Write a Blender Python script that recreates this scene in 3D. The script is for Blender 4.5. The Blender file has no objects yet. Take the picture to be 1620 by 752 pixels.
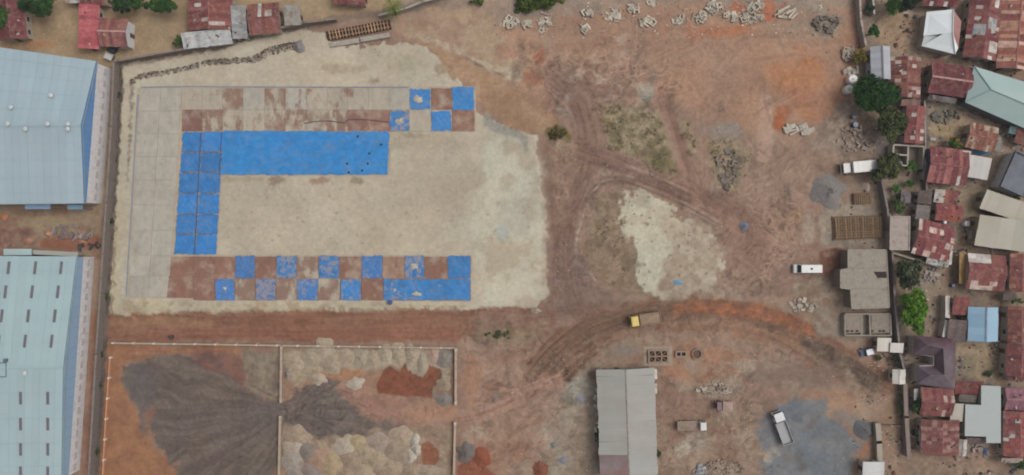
import bpy, bmesh, math, random
import numpy as np
from mathutils import Vector, Matrix

random.seed(7)
rng = np.random.default_rng(7)
S = 0.15            # metres per photograph pixel on the ground
HC = 180.0          # drone height
CX, CY = 810.0, 376.0
scene = bpy.context.scene
COL = scene.collection

# ------------------------------------------------------------------ camera, sky, sun, exposure
cam_d = bpy.data.cameras.new('drone_camera')
cam = bpy.data.objects.new('drone_camera', cam_d)
COL.objects.link(cam)
cam.location = (0, 0, HC)
cam.rotation_euler = (0, 0, 0)
cam_d.sensor_fit = 'HORIZONTAL'
cam_d.angle = 2 * math.atan(810 * S / HC)
cam_d.clip_start = 1.0
cam_d.clip_end = 6000
scene.camera = cam

SUN_EL, SUN_AZ = 60, 75        # degrees; azimuth counted from +Y (top of the picture) towards +X
w = bpy.data.worlds.new('World')
scene.world = w
w.use_nodes = True
wn = w.node_tree.nodes
wl = w.node_tree.links
wn.clear()
sky = wn.new('ShaderNodeTexSky')
sky.sky_type = 'NISHITA'
sky.sun_disc = False
sky.sun_elevation = math.radians(SUN_EL)
sky.sun_rotation = math.radians(SUN_AZ)
sky.air_density = 1.0
sky.dust_density = 6.0
sky.ozone_density = 1.0
hs = wn.new('ShaderNodeHueSaturation')      # an overcast sky: thick cloud greys the blue
hs.inputs['Saturation'].default_value = 0.22
bg = wn.new('ShaderNodeBackground')
bg.inputs['Strength'].default_value = 0.13
wo = wn.new('ShaderNodeOutputWorld')
wl.new(sky.outputs[0], hs.inputs['Color'])
wl.new(hs.outputs[0], bg.inputs[0])
wl.new(bg.outputs[0], wo.inputs[0])
sun_d = bpy.data.lights.new('sun', 'SUN')
sun_d.energy = 0.7
sun_d.angle = math.radians(26)
sun_d.color = (1.0, 0.95, 0.88)
sun = bpy.data.objects.new('sun', sun_d)
COL.objects.link(sun)
el, az = math.radians(SUN_EL), math.radians(SUN_AZ)
sdir = Vector((math.sin(az) * math.cos(el), math.cos(az) * math.cos(el), math.sin(el)))
sun.rotation_euler = sdir.to_track_quat('Z', 'Y').to_euler()
sun.location = sdir * 300
vs = scene.view_settings
vs.view_transform = 'Standard'
vs.look = 'None'
vs.exposure = 0.13
vs.gamma = 1.0
vs.use_curve_mapping = False
scene.render.engine = 'CYCLES'
scene.cycles.use_denoising = True
scene.cycles.max_bounces = 5
scene.cycles.filter_width = 1.9

# ------------------------------------------------------------------ helpers
ALB = 0.80
def lin(c):
    """photograph colour (0..255) to base colour"""
    out = []
    for v in c[:3]:
        v = v / 255.0
        v = v / 12.92 if v <= 0.04045 else ((v + 0.055) / 1.055) ** 2.4
        out.append(v * ALB)
    return tuple(out)
def rgba(c, a=1.0):
    return (*lin(c), a)
def shade(c, a, b):
    k = random.uniform(a, b)
    return tuple(v * k for v in c)
def P(px, py, z=0.0):
    """the world point at height z that stands at photograph position (px, py)"""
    k = S * (HC - z) / HC
    return Vector(((px - CX) * k, (CY - py) * k, z))

def tag(o, label=None, cat=None, group=None, kind=None):
    if label: o['label'] = label
    if cat: o['category'] = cat
    if group: o['group'] = group
    if kind or cat: o['kind'] = kind or 'thing'
    return o
def empty(name, loc, rz=0.0, label=None, cat=None, group=None, kind=None):
    o = bpy.data.objects.new(name, None)
    COL.objects.link(o)
    o.location = loc
    o.rotation_euler = (0, 0, rz)
    o.empty_display_size = 0.5
    return tag(o, label, cat, group, kind)

class MB:
    def __init__(self):
        self.v, self.f, self.m = [], [], []
    def quad(self, *pts, mi=0):
        n = len(self.v)
        self.v += [tuple(p) for p in pts]
        self.f.append(tuple(range(n, n + len(pts))))
        self.m.append(mi)
        return self
    def box(self, c, s, rz=0.0, mi=0, taper=1.0, tilt=None):
        n = len(self.v)
        co, si = math.cos(rz), math.sin(rz)
        for dz in (-.5, .5):
            k = taper if dz > 0 else 1.0
            for dx, dy in ((-.5, -.5), (.5, -.5), (.5, .5), (-.5, .5)):
                x, y, z = dx * s[0] * k, dy * s[1] * k, dz * s[2]
                if tilt is not None:
                    vv = tilt @ Vector((x, y, z)); x, y, z = vv
                self.v.append((c[0] + x * co - y * si, c[1] + x * si + y * co, c[2] + z))
        for q in ((3, 2, 1, 0), (4, 5, 6, 7), (0, 1, 5, 4), (1, 2, 6, 5), (2, 3, 7, 6), (3, 0, 4, 7)):
            self.f.append(tuple(n + i for i in q)); self.m.append(mi)
        return self
    def prism(self, pts, z0, z1, mi=0):
        n = len(self.v); k = len(pts)
        a = sum(pts[i][0] * pts[(i + 1) % k][1] - pts[(i + 1) % k][0] * pts[i][1] for i in range(k))
        if a < 0: pts = list(reversed(pts))
        self.v += [(p[0], p[1], z0) for p in pts] + [(p[0], p[1], z1) for p in pts]
        self.f.append(tuple(reversed(range(n, n + k)))); self.m.append(mi)
        self.f.append(tuple(range(n + k, n + 2 * k))); self.m.append(mi)
        for i in range(k):
            j = (i + 1) % k
            self.f.append((n + i, n + j, n + k + j, n + k + i)); self.m.append(mi)
        return self
    def tube(self, pts, rad, seg=7, mi=0, cap=True):
        rings = []
        for i, p in enumerate(pts):
            p = Vector(p)
            d = (Vector(pts[min(i + 1, len(pts) - 1)]) - Vector(pts[max(i - 1, 0)])).normalized()
            a = d.orthogonal().normalized(); b = d.cross(a)
            n = len(self.v)
            for k in range(seg):
                t = 2 * math.pi * k / seg
                q = p + (a * math.cos(t) + b * math.sin(t)) * rad[i]
                self.v.append(tuple(q))
            rings.append(n)
        for r0, r1 in zip(rings, rings[1:]):
            for k in range(seg):
                self.f.append((r0 + k, r0 + (k + 1) % seg, r1 + (k + 1) % seg, r1 + k)); self.m.append(mi)
        if cap:
            self.f.append(tuple(reversed(range(rings[0], rings[0] + seg)))); self.m.append(mi)
            self.f.append(tuple(range(rings[-1], rings[-1] + seg))); self.m.append(mi)
        return self
    def mesh(self, name, mats):
        me = bpy.data.meshes.new(name)
        me.from_pydata(self.v, [], self.f)
        for m in (mats if isinstance(mats, (list, tuple)) else [mats]): me.materials.append(m)
        if any(self.m): me.polygons.foreach_set('material_index', self.m)
        me.update()
        return me
    def build(self, name, mats, parent=None, col=None, bevel=0.0, smooth=False):
        me = self.mesh(name, mats)
        if bevel:
            bm = bmesh.new(); bm.from_mesh(me)
            bmesh.ops.remove_doubles(bm, verts=bm.verts, dist=1e-5)
            bmesh.ops.bevel(bm, geom=list(bm.edges), offset=bevel, segments=2, affect='EDGES', profile=0.6)
            bm.to_mesh(me); bm.free()
        if smooth:
            me.polygons.foreach_set('use_smooth', [True] * len(me.polygons))
        return put(name, me, parent, col)
def put(name, me, parent=None, col=None):
    o = bpy.data.objects.new(name, me)
    COL.objects.link(o)
    if parent is not None: o.parent = parent
    if col is not None: o.color = col if len(col) == 4 else (*col, 1.0)
    return o

# ------------------------------------------------------------------ materials
def newmat(name, rough=0.9, spec=0.2):
    m = bpy.data.materials.new(name); m.use_nodes = True
    nt = m.node_tree
    b = nt.nodes['Principled BSDF']
    b.inputs['Roughness'].default_value = rough
    b.inputs['Specular IOR Level'].default_value = spec
    return m, nt, b
def nd(nt, typ, **kw):
    n = nt.nodes.new(typ)
    for k, v in kw.items():
        if k in n.inputs.keys(): n.inputs[k].default_value = v
        else: setattr(n, k, v)
    return n
def noise_fac(nt, vec, scale, lo=0.35, hi=0.65, detail=4, rough=0.6):
    n = nd(nt, 'ShaderNodeTexNoise', Scale=scale, Detail=detail, Roughness=rough)
    nt.links.new(vec, n.inputs['Vector'])
    r = nd(nt, 'ShaderNodeMapRange')
    r.inputs['From Min'].default_value = lo; r.inputs['From Max'].default_value = hi
    nt.links.new(n.outputs['Fac'], r.inputs['Value'])
    return r.outputs['Result']
def mixc(nt, fac, a, b, mode='MIX'):
    m = nd(nt, 'ShaderNodeMix'); m.data_type = 'RGBA'; m.blend_type = mode
    for sock, val in ((m.inputs[0], fac), (m.inputs[6], a), (m.inputs[7], b)):
        if hasattr(val, 'links') or hasattr(val, 'is_linked'): nt.links.new(val, sock)
        elif isinstance(val, (int, float)): sock.default_value = val
        else: sock.default_value = val if len(val) == 4 else (*val, 1)
    return m.outputs[2]
def mul(nt, a, k):
    m = nd(nt, 'ShaderNodeMath'); m.operation = 'MULTIPLY'
    nt.links.new(a, m.inputs[0])
    if hasattr(k, 'is_linked'): nt.links.new(k, m.inputs[1])
    else: m.inputs[1].default_value = k
    return m.outputs[0]
def bump(nt, b, vec, scale, strength, dist=0.05):
    n = nd(nt, 'ShaderNodeTexNoise', Scale=scale, Detail=5.0)
    nt.links.new(vec, n.inputs['Vector'])
    bp = nd(nt, 'ShaderNodeBump', Strength=strength, Distance=dist)
    nt.links.new(n.outputs['Fac'], bp.inputs['Height'])
    nt.links.new(bp.outputs[0], b.inputs['Normal'])

def mat_tinted(name, rough=0.85, spec=0.2, stain=None, s_scale=0.5, s_lo=0.5, s_hi=0.68, s_amt=0.6, var=0.16, vscale=2.5, bmp=0.0, alpha_stain=False, stretch=None, dust=None, d_scale=0.25, d_amt=0.4, d_lo=0.45, d_hi=0.75):
    """colour from the object, worn and stained by noise fixed in the world"""
    m, nt, b = newmat(name, rough, spec)
    oi = nd(nt, 'ShaderNodeObjectInfo')
    g = nd(nt, 'ShaderNodeNewGeometry')
    vec = g.outputs['Position']
    if stretch:
        mp = nd(nt, 'ShaderNodeMapping'); mp.inputs['Scale'].default_value = stretch
        nt.links.new(vec, mp.inputs['Vector']); vec = mp.outputs[0]
    c = oi.outputs['Color']
    f1 = noise_fac(nt, vec, vscale, 0.3, 0.7)
    dark = mixc(nt, 1.0, c, (1 - var,) * 3, 'MULTIPLY')
    lite = mixc(nt, 1.0, c, (1 + var,) * 3, 'MULTIPLY')
    c = mixc(nt, f1, dark, lite)
    if stain:
        f2 = noise_fac(nt, vec, s_scale, s_lo, s_hi, 6)
        if alpha_stain:
            # the object's alpha sets how much of the piece is stained
            mr = nd(nt, 'ShaderNodeMath'); mr.operation = 'SUBTRACT'; mr.inputs[0].default_value = 0.72
            ml = mul(nt, oi.outputs['Alpha'], 0.44)
            nt.links.new(ml, mr.inputs[1])
            n2 = nd(nt, 'ShaderNodeTexNoise', Scale=s_scale, Detail=6.0, Roughness=0.6)
            nt.links.new(vec, n2.inputs['Vector'])
            sb = nd(nt, 'ShaderNodeMath'); sb.operation = 'SUBTRACT'
            nt.links.new(n2.outputs['Fac'], sb.inputs[0]); nt.links.new(mr.outputs[0], sb.inputs[1])
            mu = nd(nt, 'ShaderNodeMath'); mu.operation = 'MULTIPLY'; mu.use_clamp = True; mu.inputs[1].default_value = 9.0
            nt.links.new(sb.outputs[0], mu.inputs[0])
            f2 = mu.outputs[0]
        f2 = mul(nt, f2, s_amt)
        c = mixc(nt, f2, c, stain)
    if dust:
        f3 = noise_fac(nt, g.outputs['Position'], d_scale, d_lo, d_hi, 8, 0.68)
        c = mixc(nt, mul(nt, f3, d_amt), c, dust)
    nt.links.new(c, b.inputs['Base Color'])
    if bmp: bump(nt, b, vec, 3.0, bmp)
    return m
M = {}
M['sheet'] = mat_tinted('weathered_roof_sheet', 0.6, 0.35, lin((112, 80, 66)), 0.75, 0.48, 0.70, 0.65, 0.22, 1.8, dust=lin((176, 148, 134)), d_scale=0.9, d_amt=0.5, d_lo=.5, d_hi=.74)
M['panel'] = mat_tinted('painted_steel_panel', 0.5, 0.35, lin((138, 150, 156)), 0.10, 0.45, 0.75, 0.3, 0.04, 0.4, dust=lin((176, 182, 182)), d_scale=0.12, d_amt=0.25)
M['slab'] = mat_tinted('cast_concrete_slab', 0.95, 0.1, lin((133, 103, 90)), 0.5, alpha_stain=True, s_amt=0.85, var=0.13, vscale=0.9, stretch=(1.0, 0.55, 1.0), dust=lin((188, 178, 160)), d_scale=0.26, d_amt=0.5, d_lo=.49, d_hi=.66)
M['tarp'] = mat_tinted('plastic_tarpaulin', 0.6, 0.25, lin((150, 140, 140)), 1.0, alpha_stain=True, s_amt=0.75, var=0.17, vscale=0.8, bmp=0.7, dust=lin((156, 150, 146)), d_scale=0.45, d_amt=0.26, d_lo=.45, d_hi=.75)
M['soil'] = mat_tinted('dumped_soil', 1.0, 0.05, lin((120, 98, 84)), 0.7, 0.5, 0.75, 0.5, 0.16, 1.6, 0.5)
M['concrete'] = mat_tinted('aged_concrete', 0.95, 0.1, lin((92, 84, 78)), 0.7, 0.52, 0.75, 0.45, 0.12, 1.5)
M['plaster'] = mat_tinted('painted_plaster', 0.9, 0.15, lin((120, 104, 92)), 0.9, 0.5, 0.75, 0.4, 0.08, 1.5)
M['wood'] = mat_tinted('rough_timber', 0.9, 0.1, lin((92, 70, 54)), 1.3, 0.5, 0.7, 0.5, 0.2, 2.0)
M['paint'] = mat_tinted('vehicle_paint', 0.35, 0.5, lin((130, 112, 98)), 1.2, 0.55, 0.8, 0.35, 0.03, 2.0)
M['glass'] = newmat('dark_glass', 0.15, 0.5)[0]
M['glass'].node_tree.nodes['Principled BSDF'].inputs['Base Color'].default_value = (0.02, 0.023, 0.028, 1)
M['rubber'] = newmat('tyre_rubber', 0.9, 0.1)[0]
M['rubber'].node_tree.nodes['Principled BSDF'].inputs['Base Color'].default_value = (0.02, 0.02, 0.02, 1)
M['dark'] = mat_tinted('dark_interior', 0.95, 0.05)
M['bark'] = mat_tinted('tree_bark', 0.95, 0.05)
def mat_attr(name, rough=0.9, spec=0.1, transl=0.0):
    m, nt, b = newmat(name, rough, spec)
    a = nd(nt, 'ShaderNodeAttribute'); a.attribute_name = 'tint'
    nt.links.new(a.outputs['Color'], b.inputs['Base Color'])
    return m, nt, b, a
M['leaf'] = mat_attr('leaves', 0.7, 0.2)[0]
M['stone'] = mat_attr('loose_stone', 1.0, 0.1)[0]
# ground: soil colours laid out below per vertex, fine grain and grit from noise
gm, gnt, gb, ga = mat_attr('site_soil', 1.0, 0.05)
gpos = nd(gnt, 'ShaderNodeNewGeometry').outputs['Position']
gf = noise_fac(gnt, gpos, 1.3, 0.3, 0.7, 6, 0.7)
gc = mixc(gnt, gf, mixc(gnt, 1.0, ga.outputs['Color'], (0.87, 0.87, 0.88), 'MULTIPLY'), mixc(gnt, 1.0, ga.outputs['Color'], (1.13, 1.13, 1.12), 'MULTIPLY'))
gnt.links.new(gc, gb.inputs['Base Color'])
bump(gnt, gb, gpos, 2.2, 0.5, 0.12)
M['ground'] = gm
# ------------------------------------------------------------------ the ground: one sheet, soils laid out in numpy
def vnoise(x, y, seed):
    r = np.random.default_rng(seed)
    T = r.random((257, 257)).astype(np.float32)
    xi = np.floor(x).astype(np.int64); yi = np.floor(y).astype(np.int64)
    fx = (x - xi).astype(np.float32); fy = (y - yi).astype(np.float32)
    fx = fx * fx * (3 - 2 * fx); fy = fy * fy * (3 - 2 * fy)
    x0 = xi & 255; y0 = yi & 255; x1 = (xi + 1) & 255; y1 = (yi + 1) & 255
    return ((T[y0, x0] * (1 - fx) + T[y0, x1] * fx) * (1 - fy) + (T[y1, x0] * (1 - fx) + T[y1, x1] * fx) * fy) * 2 - 1
def fbm(x, y, seed, octv=4, gain=0.55):
    s = 0; a = 1.0; n = 0
    for o in range(octv):
        s = s + a * vnoise(x * 2 ** o + 17.3 * o, y * 2 ** o + 9.1 * o, seed + o); n += a * a; a *= gain
    return s / math.sqrt(n) * 1.25
def sstep(t):
    t = np.clip(t, 0, 1); return t * t * (3 - 2 * t)

def axis(n0, n1, step, far):
    f = np.arange(n0, n1 + step, step)
    g = [12, 40, 110, 300, 800, 2200, 6000, far]
    return np.concatenate([[n0 - v for v in reversed(g)], f, [f[-1] + v for v in g]]).astype(np.float32)
GX = axis(-36, 1656, 1.5, 16000)
GY = axis(-36, 788, 1.5, 16000)
X, Y = np.meshgrid(GX, GY)
RGB = np.zeros(X.shape + (3,), np.float32)
Z = np.zeros(X.shape, np.float32)

def window(x0, x1, y0, y1):
    i0, i1 = np.searchsorted(GX, x0), np.searchsorted(GX, x1)
    j0, j1 = np.searchsorted(GY, y0), np.searchsorted(GY, y1)
    return slice(j0, max(j1, j0 + 1)), slice(i0, max(i1, i0 + 1))
_seed = [100]
def nseed():
    _seed[0] += 11; return _seed[0]
def poly(pts, soft=3.0, rough=5.0, nscale=22.0):
    xs = [p[0] for p in pts]; ys = [p[1] for p in pts]
    pad = soft + rough * 1.6 + 2
    w = window(min(xs) - pad, max(xs) + pad, min(ys) - pad, max(ys) + pad)
    x, y = X[w], Y[w]
    d = np.full(x.shape, 1e9, np.float32); ins = np.zeros(x.shape, bool)
    n = len(pts)
    for i in range(n):
        ax, ay = pts[i]; bx, by = pts[(i + 1) % n]
        ex, ey = bx - ax, by - ay
        t = np.clip(((x - ax) * ex + (y - ay) * ey) / (ex * ex + ey * ey + 1e-9), 0, 1)
        d = np.minimum(d, (x - ax - t * ex) ** 2 + (y - ay - t * ey) ** 2)
        if ay != by:
            c = ((ay > y) != (by > y)) & (x < ex * (y - ay) / (by - ay) + ax)
            ins ^= c
    d = np.sqrt(d); d = np.where(ins, -d, d)
    d = d + rough * fbm(x / nscale, y / nscale, nseed(), 5)
    return w, sstep(0.5 - d / (2 * soft)), x, y
def blob(cx, cy, rx, ry, rot=0, soft=3.0, rough=4.0, nscale=14.0):
    c, s = math.cos(math.radians(rot)), math.sin(math.radians(rot))
    return poly([(cx + rx * math.cos(t) * c - ry * math.sin(t) * s, cy + rx * math.cos(t) * s + ry * math.sin(t) * c) for t in np.linspace(0, 2 * math.pi, 16)[:-1]], soft, rough, nscale)
def stroke(pts, width, soft=4.0, rough=3.0, nscale=18.0):
    """band along a line; returns also the run along it and the offset across it, for streaks"""
    xs = [p[0] for p in pts]; ys = [p[1] for p in pts]
    wd = width if isinstance(width, (int, float)) else max(width)
    pad = wd / 2 + soft + rough * 1.6 + 2
    w = window(min(xs) - pad, max(xs) + pad, min(ys) - pad, max(ys) + pad)
    x, y = X[w], Y[w]
    best = np.full(x.shape, 1e9, np.float32); T = np.zeros_like(best); L = np.zeros_like(best); W = np.full_like(best, wd)
    # smooth the line
    pp = np.array(pts, float)
    tt = np.linspace(0, len(pp) - 1, (len(pp) - 1) * 5 + 1)
    sm = []
    for t in tt:
        i = int(min(t, len(pp) - 2)); f = t - i
        p0, p1, p2, p3 = pp[max(i - 1, 0)], pp[i], pp[i + 1], pp[min(i + 2, len(pp) - 1)]
        sm.append(0.5 * ((2 * p1) + (-p0 + p2) * f + (2 * p0 - 5 * p1 + 4 * p2 - p3) * f * f + (-p0 + 3 * p1 - 3 * p2 + p3) * f ** 3))
    run = 0.0
    for k in range(len(sm) - 1):
        a, b = sm[k], sm[k + 1]
        e = b - a; l2 = float(e @ e) + 1e-9; l = math.sqrt(l2)
        t = np.clip(((x - a[0]) * e[0] + (y - a[1]) * e[1]) / l2, 0, 1)
        dx, dy = x - a[0] - t * e[0], y - a[1] - t * e[1]
        dd = dx * dx + dy * dy
        m = dd < best
        best = np.where(m, dd, best); T = np.where(m, run + t * l, T)
        L = np.where(m, (dx * -e[1] + dy * e[0]) / l, L)
        if not isinstance(width, (int, float)):
            u = tt[k] + t * (tt[k + 1] - tt[k])
            W = np.where(m, np.interp(u, range(len(width)), width), W)
        run += l
    d = np.sqrt(best) - W / 2 + rough * fbm(x / nscale, y / nscale, nseed(), 4)
    return w, sstep(0.5 - d / (2 * soft)), x, y, T, L
def paint(mk, col, alpha=1.0, col2=None, c2=(24.0, 0.0, 0.35), var=0.06, vsc=7.0, streak=None, warp=None):
    w, m, x, y = mk[:4]
    c = np.empty(x.shape + (3,), np.float32); c[:] = lin(col)
    if col2 is not None:
        if streak is not None and len(mk) > 4:
            n = fbm(mk[4] / streak[0], mk[5] / streak[1], nseed(), 4)
        elif warp is not None:
            n = fbm(x / warp[0], y / warp[1], nseed(), 4)
        else:
            n = fbm(x / c2[0], y / c2[0], nseed(), 5)
        t = sstep((n + c2[1]) / c2[2] * 0.5 + 0.5)[..., None]
        c = c * (1 - t) + np.array(lin(col2), np.float32) * t
    if var: c *= (1 + var * fbm(x / vsc, y / vsc, nseed(), 4))[..., None]
    a = (m * alpha)[..., None]
    RGB[w] = RGB[w] * (1 - a) + c * a
    return mk
def lift(mk, h):
    Z[mk[0]] += mk[1] * h
ALLW = ((slice(None), slice(None)), np.ones_like(X), X, Y)

# base soils
paint(ALLW, (152, 127, 111), col2=(142, 116, 103), c2=(70, 0, 0.8), var=0.05)
# settlement ground, right
paint(poly([(1352, -400), (1362, 70), (1350, 180), (1385, 270), (1402, 330), (1408, 480), (1415, 620), (1395, 1100), (3000, 1100), (3000, -400)], 6, 6), (134, 117, 105), col2=(150, 131, 114), c2=(45, 0, 0.7), var=0.09)
# strip north-west of the boundary wall
paint(poly([(-800, -600), (-800, 380), (165, 380), (183, 96), (290, 80), (480, 36), (650, 8), (760, -5), (780, -600)], 4, 3), (163, 141, 114), col2=(150, 126, 102), c2=(50, 0, 0.8), var=0.05)
paint(poly([(-60, 318), (168, 318), (168, 410), (-60, 410)], 4, 3), (150, 130, 110), col2=(138, 110, 94), c2=(26, 0, 0.6), var=0.08)
paint(blob(110, 384, 50, 12), (142, 92, 74), 0.8, var=0.1)
paint(blob(15, 376, 45, 16), (118, 84, 80), 0.7, col2=(140, 112, 96), c2=(9, 0, 0.4), var=0.12)
paint(blob(70, 352, 40, 12), (160, 140, 112), 0.6)
paint(blob(62, 70, 25, 6), (168, 116, 82), 0.6)
# upper right field: pale pinkish laterite
paint(poly([(640, 20), (700, 0), (900, -10), (1345, -30), (1362, 60), (1345, 130), (1330, 190), (1260, 230), (1130, 250), (1000, 180), (880, 170), (800, 130), (700, 80)], 14, 14, 50), (164, 131, 111), col2=(154, 122, 104), c2=(48, 0, 0.7), var=0.06)
paint(stroke([(860, 75), (1000, 70), (1150, 80), (1300, 70)], 60, 14, 8), (164, 133, 113), 0.6, col2=(152, 121, 103), streak=(120, 7), c2=(1, 0, 0.8), var=0.03)
paint(poly([(620, -10), (980, -12), (1340, -12), (1345, 12), (1240, 22), (1120, 4), (960, 14), (850, 30), (760, 45), (640, 30)], 6, 6), (154, 135, 120), 0.8, col2=(142, 128, 118), c2=(20, 0, 0.6), var=0.07)
# middle ground, brown mauve
paint(poly([(860, 215), (935, 165), (1060, 165), (1230, 225), (1330, 235), (1380, 300), (1395, 480), (1250, 490), (1080, 470), (880, 500), (868, 470)], 16, 12, 60), (141, 117, 104), col2=(152, 128, 112), c2=(40, -0.05, 0.7), var=0.08)
paint(poly([(1120, 320), (1300, 290), (1300, 480), (1180, 470), (1140, 420)], 20, 12), (158, 130, 112), 0.7, col2=(146, 117, 104), c2=(40, 0, 0.6))
# lower right
paint(poly([(740, 540), (860, 600), (950, 560), (1060, 540), (1250, 560), (1390, 640), (1400, 800), (735, 800)], 14, 10, 50), (148, 126, 110), col2=(138, 112, 98), c2=(36, 0, 0.6), var=0.07)
paint(poly([(735, 545), (860, 560), (880, 640), (840, 752), (735, 800)], 14, 10), (157, 129, 112), 0.9, col2=(144, 112, 96), c2=(34, 0, 0.7), var=0.05)
paint(poly([(880, 610), (900, 588), (945, 580), (950, 752), (870, 760), (850, 680)], 12, 10), (156, 145, 129), 0.8, col2=(143, 124, 108), c2=(20, 0, 0.6), var=0.08)
paint(blob(905, 615, 32, 18), (160, 154, 140), 0.8, var=0.08)
# sand platform
plat = poly([(194, 103), (290, 87), (400, 63), (480, 45), (512, 52), (530, 74), (570, 72), (640, 66), (680, 78), (700, 98), (712, 122), (742, 140), (757, 180), (800, 203), (846, 216), (858, 290), (864, 360), (866, 470), (846, 486), (752, 488), (640, 488), (420, 492), (250, 500), (176, 502), (184, 300)], 1.8, 4.6, 11)
lift(plat, 0.35)
paint(plat, (184, 172, 154), col2=(177, 164, 146), c2=(60, 0, 0.8), var=0.025, vsc=9)
paint(poly([(755, 240), (790, 216), (846, 222), (862, 300), (862, 470), (770, 482), (752, 400), (742, 300)], 12, 10, 30), (192, 185, 168), 0.8, col2=(172, 160, 142), c2=(26, -0.2, 0.6), var=0.03)
paint(stroke([(190, 110), (186, 300), (180, 495)], 16, 4, 2), (184, 169, 141), 0.7, var=0.03)
paint(blob(210, 305, 30, 190, 3, 8, 4), (179, 170, 151), 0.4)
paint(poly([(190, 472), (300, 478), (420, 480), (620, 480), (760, 484), (640, 490), (420, 494), (178, 502)], 4, 4), (178, 166, 142), 0.8, col2=(160, 142, 120), c2=(10, -0.3, 0.4))
paint(stroke([(775, 175), (772, 195), (800, 207), (826, 216), (832, 240)], [8, 18, 14, 10, 5], 3, 3), (146, 142, 133), 0.85, var=0.08)
paint(stroke([(620, 228), (690, 225), (740, 232)], 20, 10, 6), (160, 147, 128), 0.5)
paint(blob(700, 300, 60, 70, 0, 30, 12), (167, 152, 136), 0.45)
paint(blob(810, 340, 30, 40, 20, 14, 8), (166, 160, 148), 0.5)
for cx, cy, rx, ry, c in ((437, 286, 16, 6, (140, 118, 102)), (505, 286, 16, 5, (152, 124, 104)), (565, 287, 11, 6, (132, 120, 104)), (380, 284, 40, 4, (160, 148, 126)), (604, 190, 5, 12, (150, 140, 124)),
                         (660, 215, 20, 4, (150, 138, 120)), (700, 110, 12, 8, (150, 132, 110)), (590, 128, 8, 4, (140, 118, 100)), (545, 110, 40, 8, (164, 150, 130)), (795, 370, 10, 14, (164, 166, 160)), (640, 100, 30, 16, (168, 158, 136))):
    paint(blob(cx, cy, rx, ry, 0, 3, 3, 8), c, 0.8, var=0.08)
for k in range(70):
    cx, cy = random.uniform(360, 850), random.uniform(285, 400)
    paint(blob(cx, cy, random.uniform(1, 2.4), random.uniform(1, 2), 0, 1, 1, 3), (148, 132, 112), 0.6, var=0)
# rubble ridge line on the platform's north and west edges
for pts, wd in (([(206, 136), (222, 122), (262, 116), (300, 108), (330, 100), (375, 97), (405, 94), (428, 82), (450, 76), (470, 72)], [6, 6, 5, 5, 5, 7, 6, 8, 8, 6]), ([(212, 128), (209, 160), (207, 210), (204, 260), (202, 300)], [6, 5, 4, 4, 2])):
    mk = stroke(pts, wd, 2, 2.6, 5); lift(mk, 0.35)
    paint(mk, (118, 104, 94), 0.9, col2=(152, 140, 124), c2=(4, 0, 0.5), var=0.12, vsc=3)
# foreland between platform and field: orange-tan slope, rocky crest
paint(poly([(640, 58), (690, 70), (745, 98), (800, 130), (850, 158), (886, 190), (860, 214), (800, 200), (768, 172), (748, 140), (714, 116), (690, 88)], 4, 4), (164, 135, 109), 0.95, col2=(154, 122, 98), c2=(22, 0, 0.6), var=0.05)
paint(poly([(610, 40), (660, 18), (760, 12), (800, 60), (840, 100), (826, 122), (780, 116), (740, 92), (690, 68), (640, 62)], 5, 5), (168, 146, 124), 0.9, col2=(158, 130, 112), c2=(18, 0, 0.6), var=0.07)
paint(stroke([(660, 55), (700, 70), (745, 92), (790, 112), (822, 122)], [8, 10, 12, 16, 14], 3, 4), (180, 164, 143), 0.9, col2=(162, 140, 122), c2=(7, 0, 0.5), var=0.07)
paint(stroke([(738, 92), (760, 104), (790, 118), (812, 132)], 3, 1.5, 2), (120, 98, 84), 0.8, var=0.1)
paint(stroke([(690, 84), (706, 104), (718, 124)], 5, 2, 3), (148, 124, 102), 0.8)
# red and orange stains on the field
for cx, cy, rx, ry, rot, c, a in ((856, 90, 11, 12, 0, (158, 98, 78), .85), (845, 122, 16, 14, 30, (156, 108, 90), .7), (886, 133, 7, 6, 0, (164, 108, 92), .6), (800, 80, 20, 8, 20, (160, 122, 104), .6), (1100, 52, 18, 14, -30, (172, 118, 92), .8), (1150, 50, 60, 9, -4, (170, 114, 86), .8), (1052, 46, 10, 5, 0, (158, 108, 92), .7), (1167, 10, 12, 8, 0, (172, 108, 80), .8), (1216, 18, 12, 18, 0, (176, 108, 80), .85), (1235, 10, 10, 6, 0, (160, 96, 76), .6),
                                 (1260, 76, 16, 5, 20, (158, 104, 84), .6), (1282, 104, 13, 10, 0, (166, 98, 68), .85), (1300, 98, 14, 4, 0, (148, 98, 76), .6), (1275, 135, 52, 44, 0, (172, 122, 92), .85), (1285, 150, 45, 12, 0, (162, 116, 96), .5), (1090, 95, 10, 10, 0, (152, 108, 96), .5), (1050, 80, 30, 5, 0, (152, 110, 98), .5),
                                 (1050, 155, 18, 9, 0, (158, 118, 104), .6), (1055, 172, 6, 14, 0, (140, 94, 82), .6), (955, 150, 34, 9, 0, (136, 108, 100), .6), (870, 160, 36, 18, 0, (148, 116, 100), .5), (920, 140, 30, 10, 0, (142, 112, 102), .5), (1345, 85, 10, 40, 0, (160, 118, 96), .6), (1360, 40, 6, 50, 0, (138, 96, 84), .7)):
    paint(blob(cx, cy, rx, ry, rot, max(4, min(rx, ry) * .45), max(4, min(rx, ry) * .35), max(14, rx * .6)), c, a, var=0.08)
mk = poly([(1221, 170), (1262, 163), (1300, 160), (1296, 168), (1258, 174), (1247, 190), (1246, 206), (1234, 214), (1222, 200)], 1.5, 2)
paint(mk, (160, 106, 80), 0.95, col2=(154, 114, 92), c2=(9, -.1, .5), var=0.06)
paint(blob(1232, 192, 9, 14, 0, 2, 2), (158, 96, 68), 0.8)
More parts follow.
